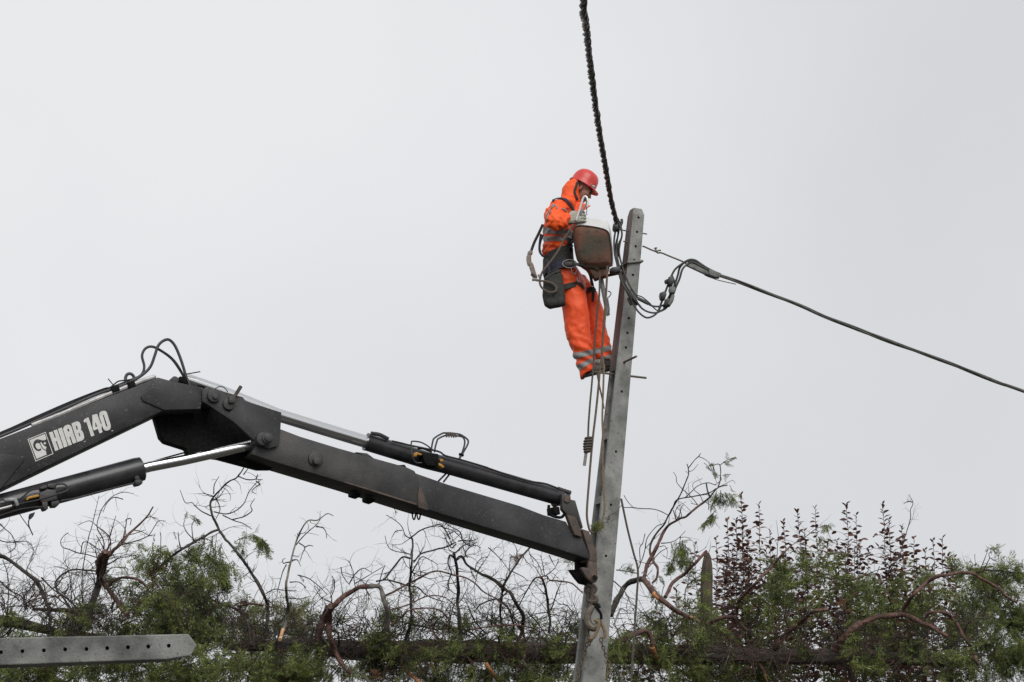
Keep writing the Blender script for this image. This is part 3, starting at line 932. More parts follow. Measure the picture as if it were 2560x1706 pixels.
chain(ZC((600, 920), (620, 1000), (655, 1110), (700, 1240), (722, 1340), (715, 1480), (705, 1650)), 13.79)
chain(ZC((460, 910), (450, 980), (440, 1020)), 13.66)
# ---------------------------------------------------------------- overhead cable, jumpers, clamp, service cable
Y3 = crop(1480, 480, 4.6125)
Y6 = crop(1420, 0, 2.8)
oc = thing('overhead_cable', at(1543, 560, 13.7), 'thick black twisted cable running overhead from the top edge down to the pole head', 'cable')
pth = [at(1470, -420, 7.2)] + [at(x, y, Y) for (x, y), Y in zip(Y6((106, 0), (122, 160), (150, 420), (185, 700), (222, 950), (262, 1180), (300, 1400), (340, 1560)), (9.0, 9.5, 10.3, 11.1, 11.9, 12.6, 13.2, 13.62))]
pth = [Vector((pth[0].x * 0.5, -6.0, pth[0].z + 0.25))] + pth
P = resample([Vector(p) for p in spline([tuple(p) for p in pth], 20)], 0.035)
for q in strands(P, 3, 0.0128, 0.012, 0.34, wob=0.3):
    t = MB(); t.tube(q, 0.0122, 8); t.build('strand', 'cable', oc)
P2 = [p for p in P if p.y > 8.2]
t = MB()
for q in strands(P2, 2, 0.0235, 0.004, 0.34, start=0.9, wob=0.3):
    t.tube(q, 0.0042, 5)
t.build('wrapping_wire', 'cable', oc)
cb = thing('jumper_cables', at(1640, 780, 13.75), 'loose bundle of thin black wires looping beside the pole with clip connectors', 'cable')
def wire(pts, r=0.0085, Y=13.72, m='wire'):
    t = MB(); t.tube(path(pts, Y, 6), r, 7); return t.build('wire', m, cb)
def y3(*p):
    return [(1480 + q[0] / 4.6125, 480 + q[1] / 4.6125) + ((q[2],) if len(q) > 2 else ()) for q in p]
wire(y3((290, 340), (275, 430), (255, 560), (262, 720), (300, 880), (330, 1010), (390, 1130), (440, 1230), (490, 1320), (540, 1390), (600, 1440), (650, 1452), (710, 1430), (760, 1385), (790, 1330)))
wire(y3((300, 360, .02), (310, 440, .02), (290, 560, .03), (285, 700, .02), (312, 850), (350, 1000), (420, 1130), (500, 1240), (560, 1330), (640, 1382), (740, 1395), (830, 1350), (880, 1280)))
wire(y3((310, 360), (335, 430, -.02), (345, 500, -.02), (322, 600, -.01), (312, 700), (340, 830), (390, 980), (450, 1110), (540, 1235), (640, 1290), (700, 1318), (780, 1322), (840, 1300)))
wire(y3((320, 340, .03), (345, 440, .03), (340, 520, .03), (303, 610, .02), (303, 720, .02), (332, 800), (370, 930, -.02), (430, 1080, -.02), (500, 1180), (580, 1215), (660, 1280), (720, 1345), (780, 1380), (850, 1350), (890, 1300)), 0.0055)
wire(y3((300, 380, .04), (300, 500, .05), (275, 620, .04), (285, 820), (322, 960), (370, 1090, -.03), (450, 1200, -.03), (540, 1300), (570, 1340)))
wire(y3((530, 1230, -.02), (600, 1265, -.02), (650, 1290, -.02)), 0.016)
wire(y3((760, 1390), (800, 1280), (855, 1130), (900, 1010), (955, 900), (1040, 830), (1120, 785), (1190, 790), (1260, 835), (1330, 880), (1440, 935)), 0.0095)
wire(y3((880, 1300, .03), (900, 1200, .03), (950, 1080, .03), (990, 960, .03), (1010, 880, .02), (1060, 820), (1130, 797), (1200, 812), (1300, 868), (1440, 945)), 0.0095)
wire(y3((900, 1290, -.02), (955, 1130, -.02), (1010, 1000, -.02), (1040, 900, -.02), (1090, 842), (1150, 812), (1220, 838), (1330, 895)), 0.0095)
wire(y3((920, 960, .05), (950, 1040, .05), (930, 1130, .05), (870, 1240, .04), (830, 1340, .03)), 0.008)
wire(y3((1340, 955), (1400, 1000), (1500, 1030), (1660, 1066)), 0.004)
wire(y3((330, 390, .0), (345, 350), (340, 315)), 0.012)
def connector(poly, o0, o1, m='plastic'):
    f = [at(x, y, 13.72 + o0) for x, y in Y3(*poly)]
    t = MB(); t.prism(f, [p + Vector((0, o1 - o0, 0)) for p in f])
    return t.build('connector', m, cb, bevel=0.004)
connector([(880, 985), (910, 965), (945, 1000), (940, 1050), (905, 1080), (875, 1040)], -.05, .05)
connector([(835, 1020), (875, 1000), (885, 1040), (850, 1052)], -.02, .03)
connector([(780, 1165), (835, 1143), (862, 1175), (850, 1215), (815, 1238), (788, 1210)], -.05, .05)
connector([(890, 1100), (935, 1080), (965, 1110), (950, 1160), (905, 1160)], -.06, .04, 'clamp_grey')
connector([(925, 1170), (955, 1195), (945, 1240), (900, 1308), (870, 1290), (895, 1240)], -.04, .04, 'clamp_grey')
connector([(840, 1245), (880, 1215), (900, 1255), (860, 1320), (825, 1300)], -.04, .05)
connector([(955, 1080), (975, 1110), (960, 1160), (945, 1150)], -.02, .03)
connector([(405, 1222), (450, 1215), (480, 1280), (445, 1300)], .0, .05)
connector([(460, 1215), (520, 1240), (530, 1300), (480, 1290)], .0, .04)
connector([(240, 380), (262, 352), (300, 370), (308, 420), (270, 440), (242, 415)], -.04, .05)
# dead end clamp and its tie rod
dc = thing('anchor_clamp', at(1770, 670, 13.75), 'grey wedge clamp gripping the twisted cable, tied to the pole by a hooked rod', 'clamp')
def dcp(name, poly, o0, o1, m):
    f = [at(x, y, 13.74 + o0) for x, y in Y3(*poly)]
    t = MB(); t.prism(f, [p + Vector((0, o1 - o0, 0)) for p in f])
    return t.build(name, m, dc, bevel=0.003)
dcp('clamp_body', [(1085, 845), (1110, 822), (1150, 820), (1345, 885), (1440, 930), (1430, 985), (1380, 975), (1300, 945)], -.02, .015, 'clamp_grey')
dcp('clamp_wedge', [(1352, 890), (1375, 892), (1490, 938), (1472, 982), (1425, 982), (1345, 950)], -.035, .025, 'clamp_grey')
dcp('clamp_wedge', [(1300, 925), (1345, 942), (1420, 975), (1415, 992), (1340, 966), (1298, 945)], -.025, .02, 'plastic')
t = MB(); t.tube(path(y3((585, 628, .1), (610, 636, .08), (680, 668), (740, 690), (760, 705), (800, 704), (900, 745), (1050, 806), (1100, 840)), 13.76, 5), 0.0075, 7); t.build('tie_rod', 'rebar', dc)
t = MB(); t.tube(path(y3((752, 648), (722, 650), (738, 668), (745, 690), (765, 678), (795, 674)), 13.75, 4), 0.0065, 6); t.build('rod_hook', 'rebar', dc)
sc = thing('service_cable', at(2150, 820, 13.9), 'thin twisted black cable sloping down from the wedge clamp to the right edge', 'cable')
S7 = crop(1700, 600, 2.736)
pts = [at(x, y, 13.74 + (x - 1790) * 0.0005) for x, y in Y3((1330, 905), (1400, 935)) + S7((290, 250), (430, 297), (640, 378), (840, 458), (1000, 530), (1250, 625), (1500, 718), (1750, 808), (2000, 905), (2200, 985), (2353, 1038)) + [(2900, 1105), (3700, 1330)]]
P = resample([Vector(p) for p in spline([tuple(p) for p in pts], 14)], 0.04)
for q in strands(P, 4, 0.0085, 0.007, 1.7, wob=0.9):
    t = MB(); t.tube(q, 0.0085, 6); t.build('strand', 'cable', sc)

# ---------------------------------------------------------------- street lamp taken off the pole
X1 = crop(1280, 400, 5.6)
X2 = crop(1280, 620, 4.6125)
lamp = thing('street_lamp', at(1510, 690, 13.8), 'rusty street lamp head with white cover held against the pole in front of the worker', 'street lamp')
LYf = 13.66
def densify(poly, n=5):
    res = []
    for a, b in zip(poly, poly[1:] + poly[:1]):
        res += [(a[0] + (b[0] - a[0]) * i / n, a[1] + (b[1] - a[1]) * i / n) for i in range(n)]
    return res
def roundpoly(poly, it=2):
    for _ in range(it):
        q = []
        for a, b in zip(poly, poly[1:] + poly[:1]):
            q += [(a[0] * .75 + b[0] * .25, a[1] * .75 + b[1] * .25), (a[0] * .25 + b[0] * .75, a[1] * .25 + b[1] * .75)]
        poly = q
    return poly
faceP = roundpoly(X1((846, 935), (950, 902), (1220, 940), (1350, 985), (1385, 1090), (1420, 1465), (1370, 1500), (1180, 1520), (930, 1490), (868, 1260)), 2)
cx = sum(p[0] for p in faceP) / len(faceP); cy = sum(p[1] for p in faceP) / len(faceP)
def sc_(poly, s, dx=0, dy=0):
    return [(cx + (x - cx) * s + dx, cy + (y - cy) * s + dy) for x, y in poly]
t = MB()   # dark rim, then dished rusty face inside it
t.loft([[at(x, y, LYf + d) for x, y in sc_(faceP, s)] for s, d in ((1.0, 0.06), (1.0, 0.0), (0.955, -0.004), (0.93, 0.008))], cap=False)
t.build('rim', 'lamp_dark', lamp)
t = MB()
t.loft([[at(x, y, LYf + d) for x, y in sc_(faceP, s)] for s, d in ((0.95, 0.006), (0.90, 0.0), (0.80, -0.022), (0.72, -0.03), (0.4, -0.034), (0.05, -0.035))])
t.build('housing', 'lamp_rust', lamp)
backP = roundpoly(X1((905, 905), (975, 825), (1050, 808), (1310, 836), (1345, 860), (1392, 1010), (1428, 1465), (1390, 1505), (1180, 1525), (950, 1490), (880, 1250)), 2)
bx = sum(p[0] for p in backP) / len(backP); by = sum(p[1] for p in backP) / len(backP)
t = MB()
t.loft([[at(bx + (x - bx) * s, by + (y - by) * s, LYf + d) for x, y in backP] for s, d in ((0.985, 0.07), (1.0, 0.085), (1.0, 0.13), (0.97, 0.19), (0.86, 0.24), (0.6, 0.27), (0.1, 0.28))], cap=False)
t.loft([[at(x, y, LYf + 0.062) for x, y in sc_(faceP, 0.985)], [at(bx + (x - bx) * .985, by + (y - by) * .985, LYf + 0.07) for x, y in backP]], cap=False)
cov = t.build('cover', 'lamp_white', lamp)
t = MB()
f = [at(x, y, LYf + 0.02) for x, y in X2((800, 190), (1130, 205), (1110, 310), (1030, 330), (960, 355), (890, 250))]
t.prism(f, [p + Vector((0, 0.10, 0)) for p in f]); t.build('bracket', 'lamp_rust', lamp, bevel=0.006)
t = MB(); t.tube(path(X2((1000, 330), (1110, 318), (1240, 292), (1310, 280)), LYf + 0.1, 3), 0.013, 10); t.build('arm', 'lamp_rust', lamp)
t = MB()
f = [at(x, y, LYf + 0.0) for x, y in X2((1125, 240), (1160, 220), (1245, 212), (1245, 270), (1190, 280), (1130, 270))]
t.prism(f, [p + Vector((0, 0.08, 0)) for p in f]); t.build('arm_clamp', 'plastic', lamp, bevel=0.006)
t = MB(); t.tube(path(X2((1018, 320), (1050, 480), (1082, 640), (1105, 775)), LYf + 0.12, 4), [0.021] * 4 + [0.02] * 9, 14); t.build('pipe', 'lamp_pipe', lamp)
t = MB(); t.tube(path(X2((1105, 500), (1130, 508), (1142, 530), (1120, 565), (1105, 575), (1112, 640), (1122, 720), (1105, 790)), LYf + 0.08, 5), 0.005, 6); t.build('lead', 'cable', lamp)

# ---------------------------------------------------------------- ropes
R4 = crop(1380, 820, 4.3556)
def rope(name, label, pts, r, Y, m, twist=True):
    P = resample(path(pts, Y, 10), 0.02)
    rt = thing(name, P[-1], label, 'rope', 'ropes hanging from the lamp' if name == 'hanging_rope' else None)
    if twist:
        for q in strands(P, 3, r * 0.5, r * 0.55, r * 7):
            t = MB(); t.tube(q, r * 0.58, 6); t.build('strand', m, rt)
    else:
        t = MB(); t.tube(P, r, 8); t.build('cord', m, rt)
    return rt
r1 = rope('hanging_rope', 'dark twisted rope hanging from the lamp bracket, ending in a thick coiled knot', [(1499, 680), (1499, 691), (1498, 741), (1492, 793), (1487, 858), (1483, 921), (1476, 999), (1472, 1050), (1470, 1096)], 0.0095, 13.58, 'rope_dark')
t = MB()
for k in range(6):
    yy = 1096 + k * 6.6
    p = at(1470.5 - k * 0.5, yy, 13.58)
    wd = (0.024, 0.03, 0.032, 0.031, 0.028, 0.022)[k]
    t.tube([p + Vector((wd * math.cos(a), 0.028 * math.sin(a), 0.004 * math.cos(a))) for a in np.linspace(0, 2 * math.pi, 15)], 0.0105, 7, cap=False)
t.ball(at(1470, 1112, 13.58), 0.02, 0.02, 0.055)
t.build('knot', 'rope_dark', r1)
t = MB(); t.tube(path(R4((372, 1340), (366, 1400), (352, 1500)), 13.58, 4), 0.0135, 8); t.build('rope_end', 'rope_grey', r1)
rope('hanging_rope', 'brown rope looping from the lamp down to the leafy sprig, hanging left of the pole',
     X2((1100, 210), (1092, 400), (1080, 600), (1050, 1000), (1030, 1300)) + R4((525, 400), (510, 600), (480, 900), (450, 1150), (430, 1350), (412, 1560)) + C8((945, 200), (930, 400), (931, 480), (948, 552), (975, 570)), 0.0095, 13.6, 'rope_brown', False)
rope('hanging_rope', 'tan rope falling along the left face of the pole into the leafy sprig',
     X2((1085, 700), (1060, 950), (1040, 1200), (1062, 1400)) + R4((566, 400), (560, 600), (553, 800), (548, 1000), (555, 1200), (550, 1400), (555, 1560)) + C8((1032, 150), (1046, 350), (1045, 430), (1028, 500), (1010, 550)), 0.0085, 13.64, 'rope_tan', False)
rope('hanging_rope', 'short dark rope slanting between the boots and the tan rope', R4((480, 430), (490, 490), (520, 650), (545, 760), (566, 880)), 0.007, 13.66, 'rope_brown', False)
rope('tether_rope', 'long thin taut rope running down to the ground right of and behind the pole', [at_ for at_ in C8((1158, 340), (1200, 540), (1240, 700), (1270, 820), (1262, 1000), (1245, 1250), (1225, 1560))] + [(1575, 1850), (1572, 2040)], 0.0095, 14.6, 'rope_dark', False)
# rope tied round the pole under the fourth hole
zt = at(1575, 658, PY).z
rg = pole_ring(zt, 0.014)
lo = []
order = [rg[0], rg[1], rg[2], rg[3], rg[0]]
dz = [0.0, 0.035, 0.03, -0.02, 0.0]
for i in range(4):
    for k in range(5):
        f = k / 5
        lo.append(order[i].lerp(order[i + 1], f) + Vector((0, 0, dz[i] + (dz[i + 1] - dz[i]) * f)))
lo.append(order[0])
tr_ = thing('tied_rope', lo[0], 'pale rope tied once around the pole just below its fourth hole', 'rope')
t = MB(); t.tube(lo, 0.011, 7, cap=False); t.build('loop', 'rope_grey', tr_)
t = MB(); t.tube([rg[0], rg[0].lerp(rg[3], 0.6) + Vector((0, 0, -0.03)) - PW * 0.01, at(1555, 667, 13.78), at(1545, 664, 13.74)], 0.009, 6); t.build('tail', 'black_web', tr_)

# leafy sprig caught in the loop of rope is built with the foliage below
# ---------------------------------------------------------------- the worker
WY = 14.0
person = thing('person', at(1500, 940, WY), 'worker in orange rain suit and red helmet, standing against the pole with bowed head', 'person')
def ring_px(Lp, Rp, lat, half, n=28, ex=2.3):
    a, b = at(Lp[0], Lp[1], WY + lat), at(Rp[0], Rp[1], WY + lat)
    c, ax = (a + b) / 2, (b - a) / 2
    ay = Vector((0, half, 0))
    res = []
    for k in range(n):
        th = 2 * math.pi * k / n
        ct, st = math.cos(th), math.sin(th)
        f = (abs(ct) ** ex + abs(st) ** ex) ** (-1 / ex)
        res.append(c + ax * ct * f + ay * st * f)
    return res
def W_(px, py, l=0.0):
    return at(px, py, WY + l)
def limb(mb, pts, rs, n=14, seg=5):
    q = spline([(p[0], p[1], p[2], r) for p, r in zip(pts, rs)], seg)
    mb.tube([W_(a, b, c) for a, b, c, r in q], [r for a, b, c, r in q], n)

# --- body: one continuous mesh (head with face, neck, trunk, arms, legs)
hf = Vector((math.cos(RAD(32)), 0, -math.sin(RAD(32))))
hu = Vector((math.sin(RAD(32)), 0, math.cos(RAD(32))))
hl = Vector((0, 1, 0))
HC = W_(1456, 474)
def hd(f, u, l=0.0):
    return HC + hf * f + hu * u + hl * l
b = MB()
AX = (hf, hl, hu)
b.ball(hd(-0.015, 0.035), 0.095, 0.076, 0.088, AX)
b.ball(hd(0.035, -0.035), 0.058, 0.060, 0.085, AX)          # face
b.ball(hd(0.045, -0.085), 0.038, 0.040, 0.034, AX)          # chin
b.ball(hd(0.066, 0.012), 0.026, 0.058, 0.014, AX)           # brow
b.loft([[hd(f + dx, u, l * wd) for dx, l in ((0.0, -1), (0.024 * k, -0.45), (0.024 * k, 0.45), (0.0, 1))] for f, u, wd, k in ((0.078, 0.008, 0.010, 0.35), (0.084, -0.018, 0.014, 0.9), (0.084, -0.034, 0.020, 1.2), (0.080, -0.042, 0.016, 0.7))])  # nose
b.ball(hd(0.087, -0.058), 0.009, 0.022, 0.007, AX)          # lips
b.ball(hd(0.086, -0.068), 0.009, 0.019, 0.007, AX)
for s in (-1, 1):
    b.ball(hd(0.055, -0.022, s * 0.038), 0.028, 0.02, 0.026, AX)   # cheeks
    b.ball(hd(-0.012, -0.015, s * 0.074), 0.016, 0.008, 0.032, AX) # ears
limb(b, [(1440, 490, 0), (1424, 506, 0), (1412, 520, 0)], [0.055, 0.058, 0.075])
b.loft([ring_px((1392, 508), (1434, 508), 0, .12), ring_px((1378, 522), (1430, 522), 0, .19), ring_px((1368, 560), (1424, 560), 0, .17), ring_px((1370, 620), (1424, 620), 0, .15),
        ring_px((1370, 660), (1432, 660), 0, .17), ring_px((1380, 705), (1450, 705), 0, .17)])
limb(b, [(1398, 522, -.19), (1388, 545, -.31), (1388, 558, -.37), (1404, 555, -.31), (1419, 547, -.25)], [.058, .048, .045, .04, .03])
limb(b, [(1408, 526, .19), (1425, 570, .25), (1450, 590, .22), (1472, 582, .12), (1480, 578, .10)], [.058, .05, .045, .036, .032])
limb(b, [(1420, 700, -.1), (1432, 760, -.11), (1444, 840, -.1), (1458, 905, -.1), (1470, 922, -.1)], [.095, .085, .058, .045, .045])
limb(b, [(1440, 700, .1), (1470, 760, .12), (1492, 840, .12), (1505, 890, .1), (1512, 905, .1)], [.095, .085, .058, .045, .045])
body_me = remeshed(b, 0.0065, 'body', 3)
body_me.materials.append(M['skin'])
body = finish(body_me, 'body', person)
for s in (-1, 1):
    t = MB()
    t.ball(hd(0.079, -0.006, s * 0.030), 0.011, 0.014, 0.010, AX, 10, 7)
    t.build('eye', 'hair', person)
    t = MB()
    t.tube([hd(0.090, 0.012, s * 0.012), hd(0.092, 0.017, s * 0.030), hd(0.078, 0.013, s * 0.050)], 0.005, 6)
    t.build('eyebrow', 'hair', person)

# --- trousers
b = MB()
b.loft([ring_px((1361, 640), (1431, 634), 0, .205), ring_px((1361, 662), (1437, 656), 0, .215), ring_px((1366, 690), (1452, 684), 0, .22), ring_px((1378, 716), (1466, 712), 0, .225), ring_px((1392, 735), (1470, 735), 0, .20)])
b.loft([ring_px(*q, -.10, h) for q, h in (((( 1378, 700), (1455, 695)), .11), (((1388, 722), (1464, 720)), .115), (((1397, 745), (1470, 745)), .12), (((1402, 770), (1473, 770)), .12), (((1408, 802), (1476, 802)), .115),
        (((1414, 835), (1477, 832)), .11), (((1423, 868), (1482, 856)), .105), (((1434, 902), (1487, 886)), .10), (((1444, 934), (1489, 910)), .097), (((1451, 952), (1489, 925)), .092))])
b.loft([ring_px(*q, .12, h) for q, h in ((((1400, 695), (1464, 690)), .11), (((1420, 715), (1480, 712)), .115), (((1440, 742), (1497, 738)), .12), (((1452, 772), (1509, 766)), .12), (((1460, 802), (1516, 798)), .115),
        (((1466, 832), (1522, 828)), .11), (((1472, 858), (1527, 852)), .105), (((1478, 886), (1530, 870)), .10), (((1485, 912), (1531, 888)), .095), (((1490, 922), (1530, 898)), .09))])
tro = remeshed(b, 0.0085, 'trousers', 5)
def fold_t(c):
    z, x, y = c.z, c.x, c.y
    a = noise.noise(Vector((x * 6 + z * 2.0, y * 4, z * 3.5))) * 0.016 + noise.noise(Vector((x * 14 + z * 9, y * 9, z * 9 - x * 6))) * 0.004
    a += 0.007 * (0.5 - abs(noise.noise(Vector((x * 8 + z * 6, y * 4, z * 5 - x * 5))))) ** 2 * 4 - 0.012
    low = max(0.0, 1 - abs(z - W_(1470, 900).z) / 0.22)
    a += low * 0.010 * math.sin(z * 75 + x * 38 + 3 * noise.noise(c * 5))
    kn = max(0.0, 1 - abs(z - W_(1450, 825).z) / 0.18)
    a += kn * 0.010 * (abs(noise.noise(Vector((x * 16 - z * 11, y * 3, z * 14 + x * 8)))) - 0.2)
    return a
wrinkle(tro, fold_t)
tro.materials.append(M['orange_deep'])
trou = finish(tro, 'trousers', person, angle=50)
tape1 = dict(m='tape', off=0.004)
XMID = W_(1483, 890).x
legcut_r = ((XMID, 0, 0), (0, 1, 0))
mid = W_(1480, 900, 0.01)
for sgn, rows in ((1, (((1428.5, 884.5), (1481.6, 873.7), (1433, 898.6), (1481.6, 887.8)), ((1439, 915), (1480.5, 895), (1446, 929), (1481.6, 906)))),
                  (-1, (((1488, 871.5), (1528, 863), (1489, 885.6), (1528, 876)), ((1489, 902), (1528, 884), (1490, 914), (1528, 896))))):
    for a1, a2, b1_, b2_ in rows:
        band(tro, [viewcut(a1, a2, True), viewcut(b1_, b2_, False), (mid, Vector((0, sgn, 0)))], 0.004, 'reflective_stripe', 'tape', trou)

# --- jacket
b = MB()
b.loft([ring_px((1400, 494), (1438, 496), 0, .095), ring_px((1387, 504), (1443, 506), 0, .17), ring_px((1375, 516), (1441, 520), 0, .225), ring_px((1364, 538), (1434, 542), 0, .245), ring_px((1358, 566), (1430, 568), 0, .24),
        ring_px((1356, 595), (1431, 596), 0, .235), ring_px((1357, 620), (1431, 620), 0, .225), ring_px((1359, 638), (1431, 632), 0, .225), ring_px((1362, 646), (1429, 640), 0, .215)])
limb(b, [(1398, 522, -.16), (1388, 532, -.24), (1384, 546, -.33), (1388, 557, -.40), (1400, 556, -.36), (1412, 549, -.29), (1417, 546, -.26)], [.095, .092, .085, .078, .072, .062, .058], 18)
limb(b, [(1406, 526, .16), (1418, 552, .25), (1440, 590, .26), (1462, 586, .17), (1474, 582, .12)], [.095, .088, .075, .062, .056], 18)
# sagging cloth under the elbow
b.ball(W_(1388, 566, -.33), 0.05, 0.06, 0.035)
jac = remeshed(b, 0.0075, 'jacket', 4)
def fold_j(c):
    z, x, y = c.z, c.x, c.y
    a = noise.noise(Vector((x * 6 + z * 3, y * 5, z * 9))) * 0.013 + noise.noise(Vector((x * 15 - z * 9, y * 11, z * 19 + x * 5))) * 0.007
    a += 0.012 * (0.5 - abs(noise.noise(Vector((x * 9 - z * 7, y * 5, z * 12 + x * 5))))) ** 2 * 4 - 0.012
    wz = W_(1390, 628).z
    low = max(0.0, 1 - abs(z - wz) / 0.12)
    a += low * 0.009 * math.sin(z * 115 + x * 16 + 4 * noise.noise(c * 4))
    if y < 13.72:
        a += 0.011 * noise.noise(Vector((x * 26 + z * 12, y * 9, z * 24)))
    return a
wrinkle(jac, fold_j)
jac.materials.append(M['orange'])
jacket = finish(jac, 'jacket', person, angle=50)
trunk_only = (Vector((0, WY - 0.262, 0)), Vector((0, -1, 0)))
for a1, a2, b1_, b2_ in (((1356, 568), (1428, 576), (1355, 582), (1428, 591)), ((1356, 592), (1412, 591), (1356, 604.5), (1412, 602))):
    band(jac, [viewcut(a1, a2, True), viewcut(b1_, b2_, False), trunk_only], 0.004, 'reflective_stripe', 'tape', jacket)
jb = bvh_of(jac)
def patch(name, pxpath, wd, m, parent, bvh=None, lift=0.003, thick=0.004):
    t = MB()
    drape(t, pxpath, bvh or jb, wd, thick, lift)
    return t.build(name, m, parent)
for q in ([(555, 655), (600, 640), (630, 670)], [(480, 790), (505, 740), (540, 690), (590, 650)], [(488, 840), (515, 770), (548, 722)], [(690, 690), (730, 695), (760, 725)], [(575, 630), (610, 650), (628, 690)]):
    patch('sleeve_stripe', X1(*q), 0.012, 'tape', jacket)
# --- hood and collar
b = MB()
b.loft([ring_px((1396, 512), (1444, 520), 0, .11), ring_px((1399, 498), (1452, 508), 0, .118), ring_px((1402, 484), (1449, 488), 0, .118), ring_px((1407, 472), (1452, 474), 0, .108), ring_px((1414, 463), (1456, 462), 0, .094), ring_px((1424, 456), (1458, 453), 0, .08), ring_px((1432, 452), (1458, 449), 0, .06)])
hood_me = remeshed(b, 0.007, 'hood', 4)
wrinkle(hood_me, lambda c: noise.noise(c * 9) * 0.012 + noise.noise(Vector((c.x * 22 + c.z * 12, c.y * 12, c.z * 16))) * 0.006)
bm = bmesh.new(); bm.from_mesh(hood_me)
# face opening: everything in front of a plane through the hood's edge goes
pe0, pe1 = W_(1442, 455), W_(1455, 512)
ed = (pe1 - pe0).normalized()
nf = Vector((-ed.z, 0, ed.x))
if nf.x < 0:
    nf = -nf
bmesh.ops.bisect_plane(bm, geom=bm.verts[:] + bm.edges[:] + bm.faces[:], plane_co=pe0, plane_no=nf, clear_outer=True)
HN = Vector((math.sin(RAD(30)), 0, math.cos(RAD(30))))
bmesh.ops.bisect_plane(bm, geom=bm.verts[:] + bm.edges[:] + bm.faces[:], plane_co=W_(1457, 463) + HN * -0.004, plane_no=HN, clear_outer=True)
bm.normal_update()
bmesh.ops.solidify(bm, geom=bm.faces[:], thickness=0.010)
bm.to_mesh(hood_me); bm.free()
hood_me.materials.append(M['orange'])
hood = finish(hood_me, 'hood', person, angle=50)
t = MB()   # stiff collar standing in front of the chin
colr = X1((870, 560), (950, 650), (960, 705), (1010, 700), (1105, 645), (1060, 620), (1010, 560), (960, 540), (905, 520))
f0 = [at(x, y, WY - 0.085) for x, y in X1((820, 560), (930, 585), (1000, 615), (1108, 642), (1030, 690), (940, 740), (870, 730))]
f1 = [at(x, y, WY + 0.085) for x, y in X1((820, 560), (930, 585), (1000, 615), (1108, 642), (1030, 690), (940, 740), (870, 730))]
t.prism(f0, f1)
cm = remeshed(t, 0.007, 'collar', 5)
wrinkle(cm, lambda c: noise.noise(c * 18) * 0.008)
cm.materials.append(M['orange'])
finish(cm, 'collar', person, angle=50)

# --- helmet
hel = MB()
BC = W_(1457.0, 463.0)
def hp(f, u, l):
    return BC + Vector((math.cos(RAD(30)), 0, -math.sin(RAD(30)))) * f + Vector((math.sin(RAD(30)), 0, math.cos(RAD(30)))) * u + hl * l
rings = []
NH = 40
prof = [(1.13, -0.012), (1.14, -0.004), (1.03, 0.004), (1.0, 0.012), (0.985, 0.04), (0.94, 0.075), (0.84, 0.105), (0.68, 0.128), (0.46, 0.143), (0.22, 0.150), (0.03, 0.152)]
for s, u in prof:
    rg_ = []
    for k in range(NH):
        th = 2 * math.pi * k / NH
        c_, s_ = math.cos(th), math.sin(th)
        fx, fy, uu = 0.123 * s * c_, 0.104 * s * s_, u
        if s > 1.05:
            v = max(0.0, c_) ** 2.2
            fx = 0.123 * (1.05 * c_) + 0.036 * v + 0.004 * c_
            fy = 0.104 * 1.06 * s_
            uu = u - 0.005 * v
        ridge = max(0.0, 1 - abs(fy) / 0.022) * 0.006 if 0.3 < s < 1.0 and u > 0.06 else 0
        rg_.append(hp(fx, uu + ridge, fy))
    rings.append(rg_)
inner = [[hp(0.123 * 0.95 * math.cos(2 * math.pi * k / NH), -0.006, 0.104 * 0.95 * math.sin(2 * math.pi * k / NH)) for k in range(NH)]]
hel.loft(inner + rings)
helmet = hel.build('helmet', 'helmet', person, angle=40)
hb = bvh_of(helmet.data)
t = MB(); drape(t, X1((1098, 352), (1125, 372), (1158, 388)), hb, 0.030, 0.0015, 0.001); t.build('badge', 'white_vinyl', helmet)
for q in ([(1096, 372), (1104, 350), (1118, 352), (1112, 374)], [(1118, 380), (1130, 372)], [(1136, 386), (1148, 380), (1152, 392)]):
    t = MB(); drape(t, X1(*q), hb, 0.006, 0.0018, 0.003); t.build('badge_print', 'black_vinyl', helmet)
t = MB()
hoodb = bvh_of(hood.data)
drape(t, X1((914, 312), (900, 360), (884, 410), (872, 450), (885, 500), (915, 560)), hoodb, 0.022, 0.006, 0.004)
t.build('chin_strap', 'black_web', helmet)

